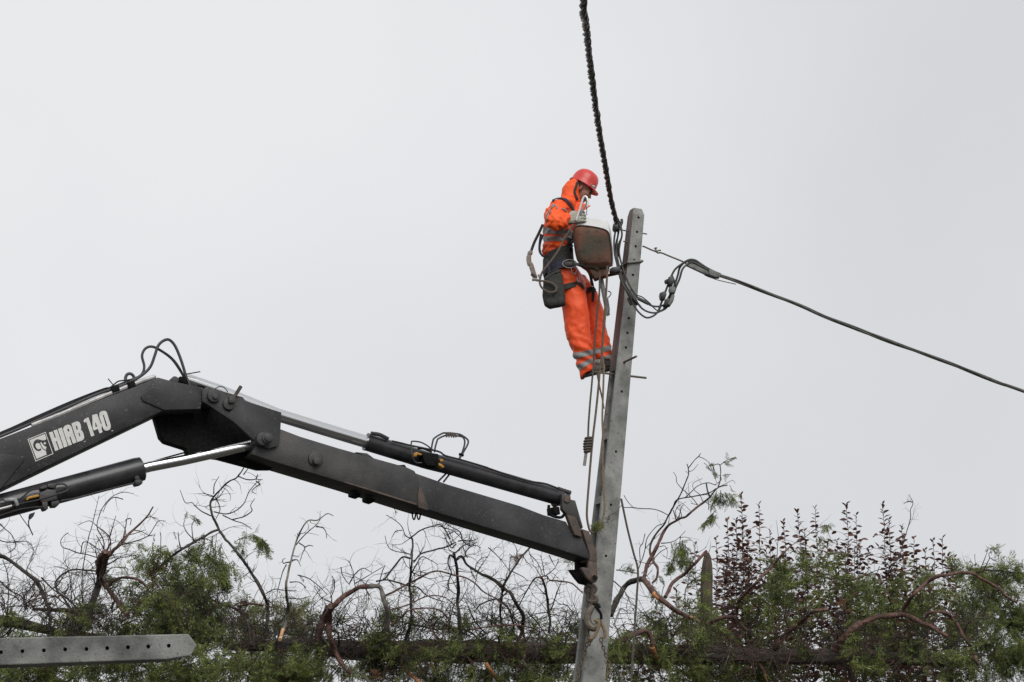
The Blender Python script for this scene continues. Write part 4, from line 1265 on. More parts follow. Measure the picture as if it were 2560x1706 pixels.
# --- gloves, each with a palm and five fingers
def glove(name, org, ex, ey, ez, curl=1.0):
    """ex: along the hand, ey: across the palm towards the thumb, ez: out of the back of the hand"""
    P = lambda x, y, z: org + ex * x * 1.18 + ey * y * 1.22 + ez * z * 1.18
    g_ = MB()
    g_.loft([[P(x, y * wy, z * wz) for y, z in ((-1, -.6), (-.6, -1), (.6, -1), (1, -.6), (1, .6), (.6, 1), (-.6, 1), (-1, .6))] for x, wy, wz in ((-0.06, .040, .032), (-0.03, .036, .028), (0.0, .036, .026), (0.035, .044, .024), (0.075, .046, .021), (0.09, .043, .016))])
    for i, (y, ln) in enumerate(((0.036, 0.92), (0.012, 1.0), (-0.012, 0.95), (-0.036, 0.78))):
        pts = [P(0.07, y, 0.004), P(0.095, y * 1.05, 0.004), P(0.095 + 0.030 * ln, y * 1.05, -0.012), P(0.093 + 0.030 * ln, y, -0.040 * ln - 0.006), P(0.066 + 0.01 * ln, y, -0.055 * ln - 0.002), P(0.045, y, -0.042)]
        q = spline([tuple(p) for p in pts], 4)
        n_ = len(q)
        g_.tube([Vector(p) for p in q], [0.0135 - 0.003 * k / n_ for k in range(n_)], 10)
    pts = [P(0.015, 0.030, -0.006), P(0.040, 0.056, -0.016), P(0.070, 0.058, -0.034), P(0.092, 0.038, -0.050)]
    q = spline([tuple(p) for p in pts], 4)
    g_.tube([Vector(p) for p in q], [0.0155 - 0.004 * k / len(q) for k in range(len(q))], 10)
    me = remeshed(g_, 0.0038, name, 1)
    wrinkle(me, lambda c: noise.noise(c * 45) * 0.0025)
    me.materials.append(M['glove'])
    return finish(me, name, person, angle=55)
# right hand closes on the hook: the hook's shank runs up to the right through the fist
gO = W_(1421, 549, -.275)
gx = (W_(1452, 542, -.285) - gO).normalized()
gz0 = Vector((-0.05, -1, 0.12))
gz = (gz0 - gx * gz0.dot(gx)).normalized()
gy = gz.cross(gx).normalized()
if gy.z < 0:
    gy = -gy
glove_r = glove('glove', gO, gx, gy, gz)
gO2 = W_(1476, 582, .10)
gx2 = (W_(1496, 578, .02) - gO2).normalized()
gz2 = Vector((0, 0.5, 0.8)); gz2 = (gz2 - gx2 * gz2.dot(gx2)).normalized()
glove('glove', gO2, gx2, gz2.cross(gx2).normalized(), gz2)

# --- boots
def boot(heel, toe, ank, lat, toelat):
    b_ = MB()
    H, T_, A = W_(*heel, lat), W_(*toe, toelat), W_(*ank, lat)
    up = Vector((0, 0, 1)); d = (T_ - H); dn = d.normalized(); sd = up.cross(dn).normalized(); un = dn.cross(sd).normalized()
    if un.z < 0: un = -un; 
    Ln = d.length
    rings_ = []
    for f, wd, ht in ((0.0, .028, .04), (0.06, .038, .07), (0.25, .041, .10), (0.45, .040, .095), (0.62, .046, .072), (0.82, .047, .058), (0.95, .038, .048), (1.0, .022, .035)):
        c_ = H + d * f
        rings_.append([c_ + sd * wd * math.cos(a) * (1.0 if math.sin(a) > 0 else 1.05) + un * (ht * max(math.sin(a), 0) + 0.012 * min(math.sin(a), 0)) for a in np.linspace(0, 2 * math.pi, 17)[:-1]])
    b_.loft(rings_)
    b_.tube([H + d * 0.27 + un * 0.06, A, A + (A - (H + d * 0.27)) * 0.8], [.052, .055, .058], 14)
    me = remeshed(b_, 0.006, 'boot', 3)
    me.materials.append(M['boot'])
    bo = finish(me, 'boot', person)
    s_ = MB()
    s_.loft([[H + d * f + sd * w_ * k + un * (-0.010 - zz) for k, zz in ((-1, 0), (1, 0), (1, .018), (-1, .018))] for f, w_ in ((-0.02, .030), (0.06, .042), (0.3, .042), (0.33, .040), (0.65, .050), (0.85, .050), (1.01, .030))])
    s_.build('sole', 'plastic', bo, bevel=0.003)
boot((1452, 938), (1512, 922), (1464, 916), -.10, -.06)
boot((1488, 926), (1543, 914), (1504, 898), .10, .04)

# --- harness and belt (worn)
har = 'navy'
tb = bvh_of(tro)
bd = [viewcut((1357, 636), (1431, 612), True), viewcut((1357, 662), (1431, 640), False), (Vector((0, WY - 0.262, 0)), Vector((0, -1, 0)))]
t_all = MB()
b = MB()
b.loft([ring_px((1357, 652), (1433, 626), 0, .236), ring_px((1357, 665), (1434, 645), 0, .236), ring_px((1358, 684), (1436, 664), 0, .234)], cap=False)
b.loft([ring_px((1362, 652), (1429, 628), 0, .222), ring_px((1362, 684), (1430, 664), 0, .222)], cap=False)
b.build('back_pad', 'black_web', person)
b = MB()
b.loft([ring_px((1356, 674), (1438, 670), 0, .240), ring_px((1357, 684), (1441, 678), 0, .242), ring_px((1360, 694), (1445, 686), 0, .242)], cap=False)
b.loft([ring_px((1361, 674), (1433, 670), 0, .226), ring_px((1364, 694), (1440, 686), 0, .228)], cap=False)
belt = b.build('belt', 'navy', person)
bb_ = bvh_of(belt.data)
def strap(pts, wd, m='navy', bv=None, name='harness_strap', th=0.007, lift=0.006):
    t = MB(); drape(t, pts, bv or jb, wd, th, lift); return t.build(name, m, person)
strap(X1((575, 580), (640, 552), (740, 562), (800, 620), (860, 722)), 0.026, 'navy')
strap(X1((845, 1080), (830, 1150), (800, 1230), (780, 1330)), 0.075, 'navy')
strap(X1((470, 1380), (600, 1330), (720, 1260), (820, 1120)), 0.035, 'black_web')
# thigh strap, front strap
b = MB()
b.loft([ring_px((1383, 730), (1446, 710), -.10, .128), ring_px((1386, 743), (1450, 722), -.10, .13)], cap=False)
b.loft([ring_px((1388, 730), (1442, 710), -.10, .114), ring_px((1390, 743), (1446, 722), -.10, .116)], cap=False)
b.build('leg_strap', 'canvas', person)
strap(X2((730, 400), (790, 430), (820, 480)), 0.03, 'black_web', tb)
strap(X2((860, 500), (920, 480), (960, 500)), 0.045, 'black_web', tb)
strap(X2((930, 480), (935, 560), (930, 625)), 0.022, 'black_web', tb)
strap(X2((730, 185), (800, 210), (860, 250), (900, 310), (920, 400), (940, 480)), 0.026, 'black_web', tb)
strap(X1((405, 1040), (388, 1150), (382, 1260), (405, 1320), (440, 1345)), 0.018, 'navy')
t = MB()
t.tube(path([(1357, 588, -.1), (1351, 605, -.12), (1349, 622, -.14), (1353, 636, -.15), (1360, 642, -.16)], WY, 5), 0.010, 8, flat=0.4); t.build('back_strap', 'navy', person)
# buckle and rings at the hip
t = MB()
ce = W_(1424, 660, -.262)
t.tube([ce + Vector((0.062 * math.cos(a), 0, 0.038 * math.sin(a))) for a in np.linspace(0, 2 * math.pi, 25)], 0.0045, 7, cap=False)
t.build('buckle_ring', 'galv', person)
t = MB(); t.box(ce + Vector((0, 0.008, 0)), (0.05, 0, 0), (0, 0.008, 0), (0, 0, 0.022)); t.build('buckle', 'plastic', person, bevel=0.006)
for q in ([(690, 225), (685, 260), (720, 305), (745, 260), (730, 225)], [(750, 335), (760, 385), (785, 390), (775, 330)]):
    t = MB(); t.tube(path(X2(*q), WY - .262, 4), 0.0042, 6); t.build('snap_ring', 'galv', person)

# --- what the worker carries
bag = thing('tool_bag', W_(1385, 765, -.28), 'dark grey canvas tool bag hanging at the worker\'s hip', 'bag')
bagp = X2((385, 330), (470, 250), (540, 235), (590, 320), (605, 480), (625, 560), (620, 655), (540, 672), (445, 686), (378, 655), (350, 540), (358, 380))
f = [at(x, y, WY - 0.30) for x, y in bagp]
bb1 = MB()
bb1.loft([[p + (sum(f, Vector()) / len(f) - p) * s + Vector((0, d, 0)) for p in f] for s, d in ((0.25, -0.018), (0.10, -0.008), (0.0, 0.015), (0.0, 0.05), (0.1, 0.075))])
bme = remeshed(bb1, 0.007, 'pouch', 4)
wrinkle(bme, lambda c: noise.noise(Vector((c.x * 14, c.y * 8, c.z * 9))) * 0.010)
bme.materials.append(M['canvas'])
finish(bme, 'pouch', bag)
bvb = bvh_of(bme)
for q in ([(400, 360), (470, 300), (560, 270)], [(410, 300), (480, 265), (540, 235)]):
    t = MB(); drape(t, X2(*q), bvb, 0.016, 0.005, 0.003, fallbackY=WY - .3); t.build('bag_strap', 'black_web', bag)
# second strap to the belt
t = MB(); t.tube(path(X2((440, 300, .02), (420, 200, .03), (400, 130, .05)), WY - .27, 3), 0.012, 8, flat=0.4); t.build('bag_strap', 'navy', bag)

hookT = thing('scaffold_hook', W_(1447, 530, -.27), 'silver aluminium safety hook gripped upright in the worker\'s glove', 'hook')
def alu(name, pts, r, dy=-.315, m='alu', fl=None):
    t = MB(); t.tube(path(pts, WY + dy, 5), r, 10, flat=fl); return t.build(name, m, hookT)
alu('hook_frame', X1((895, 850), (915, 790), (935, 735), (962, 650), (985, 570), (1003, 530), (1022, 515), (1042, 525), (1056, 560), (1058, 610), (1052, 660)), 0.0105)
alu('hook_gate', X1((955, 770), (985, 715), (1012, 665), (1035, 640)), 0.0085, -.30, 'galv')
alu('inner_rail', X1((975, 640), (1000, 575), (1022, 545), (1038, 580), (1040, 640)), 0.005, -.29, 'plastic')
alu('latch', X1((1050, 655), (1048, 700), (1045, 740), (1048, 775)), 0.0035, -.305, 'plastic')
lan = thing('positioning_lanyard', W_(1390, 720, -.3), 'grey brown work rope running from the gloved hand to a loop beside the tool bag', 'rope')
lp_ = X1((860, 900), (835, 950), (800, 1005), (760, 1060), (720, 1130), (690, 1200), (650, 1260)) + X2((540, 25), (470, 125), (400, 215), (350, 280), (325, 350), (322, 410), (345, 460), (390, 495), (450, 515), (500, 500), (512, 465), (490, 430), (440, 400), (380, 385), (320, 380), (285, 370))
t = MB(); t.tube(path(lp_, WY - 0.345, 6), 0.0095, 8); t.build('cord', 'rope_brown', lan)
t = MB(); t.tube(path(X2((300, 375), (265, 365), (232, 368)), WY - .345, 3), 0.014, 8); t.build('ferrule', 'rope_grey', lan)
t = MB(); t.tube(path(X2((320, 340), (305, 310)), WY - .345, 3), 0.011, 8); t.build('clip', 'galv', lan)
sl = thing('lanyard', W_(1330, 660, -.2), 'black lanyard with beige sleeve curving behind the worker\'s back', 'rope')
t = MB(); t.tube(path(X1((432, 905), (400, 975), (365, 1050), (320, 1140), (290, 1215), (268, 1280)), WY - .1, 5), 0.0125, 8, flat=0.5); t.build('webbing', 'black_web', sl)
t = MB()
slp = path(X1((262, 1290), (240, 1340), (235, 1400), (250, 1470)) + X2((215, 190), (240, 265), (262, 335)), WY - .12, 5)
t.tube(slp, [0.012 + 0.012 * math.sin(math.pi * min(1, (i + 2) / 8)) if i < 6 else 0.023 for i in range(len(slp))], 10, flat=0.6); t.build('sleeve', 'sleeve_web', sl)
t = MB(); t.tube(path(X2((225, 300), (255, 325), (280, 350)), WY - .14, 3), 0.016, 8); t.build('sleeve_end', 'rusty_steel', sl)
t = MB(); t.tube(path(X1((250, 1320), (236, 1295), (262, 1268), (282, 1290), (275, 1320)), WY - .11, 5), 0.005, 6); t.build('ring', 'galv', sl)
# strap from the buckle round the lamp bracket
wp = thing('positioning_strap', W_(1470, 668, -.2), 'dark strap stretched from the worker\'s hip buckle to the lamp bracket', 'strap')
t = MB(); t.tube(path(X2((715, 185), (780, 195), (850, 205), (940, 225), (1000, 250)), WY - .33, 4), 0.013, 8, flat=0.6); t.build('webbing', 'canvas', wp)
# ---------------------------------------------------------------- fallen conifer, broken post, purple plums
C1 = crop(0, 1160, 2.872); C2 = crop(400, 1160, 2.872); C3 = crop(900, 1280, 3.68); D4 = crop(1480, 1120, 2.676); E5 = crop(1960, 1220, 3.227); Z6 = crop(1560, 1120, 4.613)
TY = 19.0
def depth(x, y):
    return TY + 0.9 * noise.noise(Vector((x / 190.0, y / 170.0, 4.2))) + 0.35 * noise.noise(Vector((x / 60.0, y / 60.0, 9.1)))
def tp(x, y, d=0.0):
    return at(x, y, depth(x, y) + d)
SPX = 1.0 / (FPX / TY)            # metres per pixel at the tree
rng = np.random.default_rng(11)

def tree(name, base, label, cat='tree', group=None):
    t = thing(name, base, label, cat, group)
    t_twigs, t_red = MB(), MB()
    return dict(root=t, tw=t_twigs, tr=t_red, tips=[])
def twig(tr, p, d, ln, r, level, curl=1.0, red=False):
    """a crooked thin shoot, branching once or twice"""
    n = max(4, int(ln / 0.055))
    pts, rs = [p.copy()], [r]
    v = d.normalized()
    bend = Vector((R.gauss(0, 1), R.gauss(0, 1), R.gauss(0, 1))) * 0.16 * curl
    for i in range(n):
        v = (v + bend + Vector((R.gauss(0, .2), R.gauss(0, .2), R.gauss(0, .2))) * curl).normalized()
        if R.random() < 0.16:
            bend = Vector((R.gauss(0, 1), R.gauss(0, 1), R.gauss(0, 1))) * 0.2 * curl
        p = p + v * (ln / n)
        pts.append(p.copy())
        rs.append(r * (1 - 0.72 * (i + 1) / n))
        if level > 0 and R.random() < 0.42:
            sd = Vector((R.gauss(0, 1), R.gauss(0, .8), R.gauss(0, 1)))
            twig(tr, p, v * 0.7 + sd.normalized() * 0.8, ln * R.uniform(0.28, 0.6), rs[-1] * 0.75, level - 1, curl, red)
    (tr['tr'] if red else tr['tw']).tube(pts, rs, 4 if r < 0.006 else 5, cap=False)
    tr['tips'].append(pts[-1])
def branch(tr, pts, r0, r1, m='bark', twigs=1.0, tl=0.42, lvl=1, curl=1.0, sc=None, name='branch', rmid=None, parent=None):
    """r0, r1 in pixels of the photograph at the two ends"""
    q = spline(pts, 5)
    P = []
    fwd = -0.34 if m in ('bark_red', 'wood', 'wood_orange', 'bark_grey') else 0.0
    for i, p in enumerate(q):
        P.append(tp(p[0], p[1], (p[2] if len(p) > 2 else 0.0) + fwd))
    n = len(P)
    rs = []
    for i in range(n):
        f = i / (n - 1)
        rr = (r0 + (r1 - r0) * f) * SPX
        rs.append(max(0.0022, rr * (1 + 0.20 * noise.noise(P[i] * 6) + 0.18 * noise.noise(P[i] * 17))))
    P = [p + Vector((noise.noise(p * 7), 0, noise.noise(p * 7 + Vector((5, 5, 5))))) * min(0.012, rs[i] * 0.8) for i, p in enumerate(P)]
    t = MB()
    t.tube(P, rs, 10 if r0 > 4 else 6)
    o = t.build(name, m, parent or tr['root'], angle=60)
    L_ = sum((P[i + 1] - P[i]).length for i in range(n - 1))
    cnt = int(L_ * 7 * twigs + R.random())
    for _ in range(cnt):
        f = R.uniform(0.12, 1.0) ** 0.8
        i = min(n - 2, int(f * (n - 1)))
        tg = (P[i + 1] - P[i]).normalized()
        sd = Vector((R.gauss(0, 1), R.gauss(0, .8), R.gauss(0.15, 1)))
        sd = (sd - tg * sd.dot(tg)).normalized()
        twig(tr, P[i], sd + tg * R.uniform(0, .8), tl * R.uniform(.35, 1.25), min(rs[i] * 0.5, R.uniform(.004, .0072)), lvl, curl, m == 'bark_red' and R.random() < .6)
    return o

t1 = tree('fallen_tree', tp(1500, 1632), 'large fallen conifer, long horizontal trunk with bare crooked branches, behind the leaning pole')
t2 = tree('fallen_tree', tp(60, 1575), 'smaller fallen conifer at far left, reddish broken top above the lying pole')
# trunk with furrowed ribs
def trunk(tr, pts, rpx, m='bark_trunk'):
    q = spline([(p[0], p[1], r) for p, r in zip(pts, rpx)], 8)
    P = resample([at(p[0], p[1], TY + 0.1) for p in q], 0.07)
    qx = [(p - P[0]).length for p in P]
    rad_ = np.interp(qx, [(at(p[0], p[1], TY + 0.1) - P[0]).length for p in q], [p[2] for p in q])
    P = [p + Vector((0, 0, .05 * noise.noise(Vector((p.x * .6, 3, 1))))) for p in P]
    rings = []
    N = 28
    for i, p in enumerate(P):
        t = (P[min(i + 1, len(P) - 1)] - P[max(i - 1, 0)]).normalized()
        u = Vector((0, 1, 0)); v = t.cross(u).normalized()
        rr = rad_[i] * SPX
        rings.append([p + (u * math.cos(2 * math.pi * k / N) + v * math.sin(2 * math.pi * k / N)) * rr *
                      (1 + 0.16 * noise.noise(Vector((p.x * 1.1, k * 1.3, 2.0))) + 0.20 * noise.noise(Vector((p.x * 4, k * 0.7, 7.0))) + 0.10 * noise.noise(Vector((p.x * 14, k * 1.4, 3.0)))) for k in range(N)])
    t = MB(); t.loft(rings)
    return t.build('trunk', m, tr['root'], angle=70)
trunk(t1, [(560, 1616), (640, 1618), (760, 1622), (850, 1626), (1060, 1628), (1200, 1630), (1350, 1632), (1500, 1634), (1620, 1636), (1760, 1635), (1900, 1640), (2060, 1645), (2200, 1648), (2330, 1652), (2440, 1658)],
      [10, 13, 17, 22, 26, 26, 26, 24, 24, 22, 19, 18, 17, 15, 9])
trunk(t2, [(-420, 1510), (-200, 1535), (0, 1556), (60, 1564), (130, 1580), (220, 1590), (330, 1600)], [22, 18, 14, 12, 10, 7, 4])
# props reaching down to the ground
for x, y in ((700, 1640), (1090, 1650), (1225, 1650), (1480, 1650), (1800, 1655), (2120, 1660), (2380, 1668)):
    b0 = at(x, y, TY + .1)
    g0 = Vector((b0.x + R.uniform(-.4, .4), b0.y + R.uniform(-.5, .5), -0.05))
    t = MB(); t.tube([b0, b0.lerp(g0, .35) + Vector((R.uniform(-.12, .12), 0, 0)), b0.lerp(g0, .7) + Vector((R.uniform(-.15, .15), 0, 0)), g0], [.022, .018, .02, .026], 8)
    t.build('branch', 'bark', t1['root'], angle=60)
b0 = at(-150, 1560, TY + .1)
t = MB(); t.tube([b0, Vector((b0.x - .3, b0.y, 1.4)), Vector((b0.x - .2, b0.y, -.05))], [.12, .13, .15], 10); t.build('branch', 'bark', t2['root'], angle=60)

B = branch
S = 1 / 2.872
# --- left third (a: the broken top, b: arching limbs)
B(t2, C1((-120, 610), (0, 660), (80, 700), (180, 780), (260, 840), (310, 930), (340, 1010), (360, 1100), (355, 1200)), 4.8, 4.2, twigs=2.2, lvl=1)
B(t2, C1((620, 1110), (660, 1000), (700, 890), (720, 780), (705, 700)), 9, 8, twigs=1.2)
B(t2, C1((910, 1090), (850, 1000), (800, 930), (760, 880), (720, 820), (705, 770), (715, 690), (760, 630)), 5.5, 7, 'bark_red', twigs=.8)
B(t2, C1((735, 770), (755, 690), (770, 650), (800, 640)), 9, 7, 'bark_red', twigs=3, tl=.5)
B(t2, C1((800, 640), (850, 590), (930, 500), (1000, 440), (1060, 370), (1100, 310)), 3.6, 1.6, 'bark_red', twigs=.8)
B(t2, C1((780, 885), (820, 840), (900, 815), (980, 830), (1040, 870), (1080, 920), (1150, 930)), 3.8, 2.4, 'bark_red', twigs=1.2)
for q in ([(750, 640), (740, 540), (700, 470), (705, 400), (740, 310), (800, 240), (880, 205), (960, 215)], [(590, 1000), (590, 850), (600, 720), (630, 550), (660, 450), (690, 320), (710, 230)],
          [(720, 680), (640, 655), (560, 640), (500, 615), (450, 600), (435, 560), (455, 520), (490, 495)], [(770, 630), (790, 530), (700, 450), (640, 410), (560, 440)], [(790, 520), (830, 375)],
          [(830, 600), (900, 520), (970, 500), (1040, 475)], [(870, 580), (960, 560), (1060, 520), (1110, 450), (1140, 410), (1190, 412)], [(1060, 520), (1105, 510)],
          [(880, 255), (820, 240), (770, 280), (740, 350)], [(880, 560), (905, 440), (905, 400), (940, 395), (935, 440)], [(760, 640), (720, 560), (690, 510)], [(580, 640), (600, 560), (680, 590), (720, 650)]):
    B(t2, C1(*q), 1.5, .8, 'twig', twigs=.55, tl=.25, curl=.7)
B(t2, C1((560, 1200), (540, 1100), (480, 1000), (400, 890), (420, 820), (520, 760), (690, 770)), 3.5, 2, twigs=1.4)
B(t2, C1((240, 1040), (350, 1050), (470, 1050), (560, 1090), (580, 1180)), 4.2, 5, twigs=1.6)
B(t2, C1((50, 1100), (60, 950), (55, 800), (20, 690)), 2, 1, twigs=2.0)
B(t2, C1((180, 1040), (175, 950), (220, 900), (250, 850)), 2.6, 1.2, twigs=2.2)
B(t2, C1((0, 430), (40, 470), (90, 520), (110, 600), (60, 640)), 1.4, .8, 'twig', twigs=3.2, tl=.3, curl=1.3)
B(t2, C1((-60, 520), (30, 560), (120, 560), (200, 560), (240, 620), (210, 700)), 1.5, .8, 'twig', twigs=3, tl=.3, curl=1.3)
B(t2, C1((-40, 800), (60, 900), (150, 950), (200, 1040)), 2, 1.4, twigs=2.6)
B(t2, C1((300, 820), (380, 900), (470, 960), (540, 1020), (610, 1080)), 2.2, 1.6, twigs=2.2)
B(t1, C2((740, 1280), (770, 1150), (775, 1030), (740, 930), (680, 820), (600, 700), (520, 600), (450, 510), (400, 420), (370, 360), (365, 280), (400, 220), (480, 140), (560, 90), (610, 10)), 5, 1.6, twigs=.8, tl=.35)
B(t1, C2((600, 75), (635, 30)), 1.6, 1.0, twigs=0)
for q in ([(365, 375), (300, 340), (250, 300), (230, 280), (180, 275), (145, 190)], [(560, 90), (640, 115), (690, 110), (738, 115)], [(690, 110), (700, 75)], [(690, 125), (715, 150), (690, 165), (660, 195), (690, 215)],
          [(385, 345), (470, 360), (540, 340), (600, 290), (640, 200), (690, 140), (720, 120)], [(450, 370), (540, 410), (600, 430), (660, 470)], [(520, 400), (600, 380), (660, 340), (650, 300), (680, 250)],
          [(385, 215), (390, 150), (425, 90)], [(400, 240), (430, 320), (400, 400)]):
    B(t1, C2(*q), 1.7, .8, 'twig', twigs=.5, tl=.22, curl=.8)
B(t1, C2((430, 470), (360, 500), (300, 530), (200, 590), (100, 650), (0, 740), (-70, 800)), 3.4, 3.2, twigs=1.3, tl=.36)
for q in ([(260, 560), (200, 500), (170, 440), (180, 400)], [(240, 560), (230, 450), (250, 400)], [(150, 620), (135, 540), (130, 490)], [(180, 620), (250, 680), (300, 760), (290, 830)], [(300, 530), (370, 560), (360, 640)]):
    B(t1, C2(*q), 1.5, .8, 'twig', twigs=.8, tl=.25)
B(t1, C2((655, 1310), (640, 1200), (600, 1090), (520, 1030), (400, 990), (280, 950), (100, 880), (20, 870)), 4.3, 2.2, twigs=1.5)
B(t1, C2((860, 1265), (885, 1190)), 4.2, 4, 'wood', twigs=0)
B(t1, C2((885, 1190), (900, 1150), (920, 1020), (905, 920), (915, 820), (940, 700), (965, 600), (1000, 500), (1060, 410), (1130, 405), (1200, 360), (1245, 375)), 4, .9, 'bark_grey', twigs=.35, tl=.25)
for q in ([(965, 600), (1010, 540), (1060, 490), (1120, 440), (1150, 400)], [(930, 705), (905, 710), (885, 715), (880, 690), (900, 680)], [(905, 725), (880, 780), (860, 850), (845, 910), (838, 960)],
          [(1000, 570), (1040, 600), (1020, 650), (1005, 700)], [(1040, 600), (1070, 585), (1100, 590)], [(1120, 450), (1170, 460), (1195, 500), (1195, 535)], [(940, 690), (985, 690), (1010, 735)]):
    B(t1, C2(*q), 1.7, .8, 'twig', twigs=.3, tl=.2)
for q in ([(560, 1020), (640, 1010), (740, 1020)], [(560, 1060), (600, 1010), (720, 1010), (830, 1035)], [(350, 1100), (370, 1040), (410, 990)]):
    B(t1, C2(*q), 2.2, 1.4, 'bark_red', twigs=1.4)
B(t1, C2((1130, 1270), (1150, 1190), (1190, 1090), (1260, 1010), (1340, 940), (1440, 885), (1500, 880)), 7.5, 5.5, 'bark_red', twigs=1.0)
B(t1, C2((1440, 885), (1520, 880), (1580, 885), (1600, 950), (1630, 1060), (1630, 1190)), 6, 6, 'bark_grey', twigs=.6)
B(t1, C2((1225, 1020), (1215, 1120), (1220, 1230), (1260, 1360), (1310, 1440), (1380, 1510)), 8, 5, 'bark_red', twigs=.6)
B(t1, C2((1120, 1300), (1140, 1200), (1175, 1100), (1200, 1030)), 7, 6, twigs=.6)
B(t1, C2((1140, 1185), (1170, 1250), (1230, 1320)), 3, 2, 'bark_grey', twigs=.4)
B(t1, C2((1185, 1185), (1280, 1215), (1280, 1320)), 3.2, 3, twigs=.8)
B(t1, C2((1040, 1460), (1090, 1370), (1110, 1340)), 3.5, 3, 'bark_grey', twigs=.6)
for q in ([(990, 800), (1060, 820), (1130, 870), (1200, 940)], [(900, 960), (1000, 970), (1080, 950)], [(930, 850), (1000, 850), (1050, 890)], [(760, 930), (830, 900), (900, 910), (980, 910)],
          [(1300, 740), (1310, 800), (1360, 870)], [(1360, 860), (1400, 790), (1460, 750), (1520, 780)], [(1250, 830), (1250, 900), (1220, 970)], [(1240, 1000), (1160, 960), (1110, 890)], [(1400, 860), (1500, 800), (1600, 740)]):
    B(t1, C2(*q), 1.5, .8, 'twig', twigs=1.0, tl=.3)
# --- middle
B(t1, C3((400, 1290), (430, 1160), (470, 1000), (470, 850), (455, 700), (470, 550), (480, 400), (485, 260), (460, 240)), 4.2, 2.2, twigs=1.0)
for q, a_, b_ in (([(460, 245), (540, 180), (640, 140), (720, 115), (780, 150), (850, 170), (930, 240)], 2, 1), ([(485, 250), (420, 220), (390, 150), (340, 90), (240, 30)], 1.6, .8), ([(490, 470), (560, 390), (680, 350), (800, 320), (880, 280)], 2.2, 1.6),
                  ([(465, 430), (390, 420), (320, 500), (230, 610), (180, 640)], 2.4, 2.2), ([(390, 170), (330, 180), (290, 240)], 1.2, .8), ([(460, 390), (300, 355), (250, 300), (230, 220)], 1.3, .8), ([(170, 680), (200, 560), (230, 495)], 1.6, 1),
                  ([(480, 560), (560, 420), (640, 440), (720, 490)], 1.6, .8), ([(490, 560), (510, 590), (570, 580)], 1.4, .8), ([(150, 640), (250, 625), (350, 650), (450, 680), (540, 700), (600, 760), (680, 800), (780, 830)], 2.2, 1.2)):
    B(t1, C3(*q), a_, b_, 'twig', twigs=1.0, tl=.3)
B(t1, C3((920, 1170), (920, 1000), (900, 850), (905, 700), (895, 550), (870, 400), (868, 375)), 4.8, 3, twigs=1.7, tl=.36)
B(t1, C3((870, 425), (830, 400), (810, 470), (840, 560), (810, 650), (820, 720)), 2.6, 1.4, twigs=1.6, tl=.3)
B(t1, C3((885, 440), (910, 415), (945, 420), (990, 490), (1080, 550), (1200, 610), (1310, 680), (1390, 760), (1450, 860), (1500, 960), (1490, 1080), (1450, 1190)), 2.6, 5, twigs=1.3, tl=.36)
for q in ([(880, 300), (840, 330), (790, 250), (770, 190)], [(900, 270), (960, 260), (1030, 270), (1090, 240)], [(880, 380), (940, 320), (1000, 290), (1030, 230)], [(990, 420), (970, 380), (1010, 330), (1060, 310), (1110, 330)], [(830, 250), (770, 150), (720, 130)],
          [(930, 240), (1000, 310), (1080, 280)], [(940, 240), (910, 180), (820, 130), (790, 100)]):
    B(t1, C3(*q), 1.9, .9, 'twig', twigs=2.4, tl=.26, curl=1.3)
B(t1, C3((1280, 1190), (1300, 1050), (1290, 900), (1310, 720), (1330, 660), (1380, 570), (1440, 480), (1500, 400), (1560, 330)), 3.6, 2.4, twigs=1.2, tl=.4)
B(t1, C3((1390, 1190), (1410, 1040), (1370, 900), (1300, 830), (1260, 805), (1180, 820), (1100, 860), (1050, 920)), 3, 1.4, twigs=1.6)
B(t1, C3((1740, 1110), (1745, 950), (1720, 800), (1690, 640), (1650, 600)), 3.8, 3, twigs=1.4, tl=.36)
B(t1, C3((1650, 600), (1720, 590), (1750, 630), (1850, 640), (1950, 660), (2050, 750)), 2.2, 1.6, 'bark_red', twigs=1.6, tl=.3)
B(t1, C3((1650, 600), (1600, 620), (1540, 720), (1480, 830), (1450, 900)), 2, 1.2, twigs=1.8, tl=.32)
B(t1, C3((1760, 900), (1800, 780), (1850, 650)), 2, 1.2, twigs=1.8, tl=.3)
for q in ([(1700, 590), (1680, 480), (1660, 400)], [(1720, 580), (1790, 520), (1830, 440)], [(1560, 390), (1620, 450), (1660, 520), (1680, 580)], [(1180, 330), (1280, 420), (1380, 550)], [(1390, 540), (1500, 600), (1540, 640)], [(1500, 1000), (1600, 950), (1640, 1000)],
          [(1900, 1080), (1950, 950), (1980, 900)], [(1960, 930), (1900, 860), (1820, 850)], [(1880, 1020), (1900, 930), (1850, 880)], [(1060, 560), (1070, 480), (1130, 420), (1180, 420)], [(1740, 400), (1790, 500)]):
    B(t1, C3(*q), 1.4, .8, 'twig', twigs=2.0, tl=.28, curl=1.2)
for q, a_, b_ in (([(240, 770), (330, 720), (440, 660), (560, 600), (640, 560), (730, 545), (850, 580), (950, 600), (1050, 650), (1130, 730), (1240, 790), (1300, 850)], 2.6, 1.6), ([(280, 900), (400, 870), (500, 830), (600, 780), (700, 770), (790, 790)], 2, 1.4),
                  ([(290, 1040), (370, 980), (440, 910), (540, 890), (640, 885), (740, 910), (820, 980)], 2.4, 1.6), ([(1010, 1090), (1100, 1070), (1250, 1050), (1400, 1045), (1500, 1050), (1600, 1070)], 2.4, 1.8), ([(700, 1180), (640, 1050), (560, 960), (480, 900)], 2, 1.6),
                  ([(800, 800), (900, 880), (1000, 900)], 1.5, 1)):
    B(t1, C3(*q), a_, b_, 'bark_red', twigs=1.1, tl=.3)
B(t1, C3((440, 1030), (560, 1050), (700, 1080), (850, 1070), (980, 1090), (1060, 1140), (1090, 1200)), 2.2, 2.6, twigs=1.4)
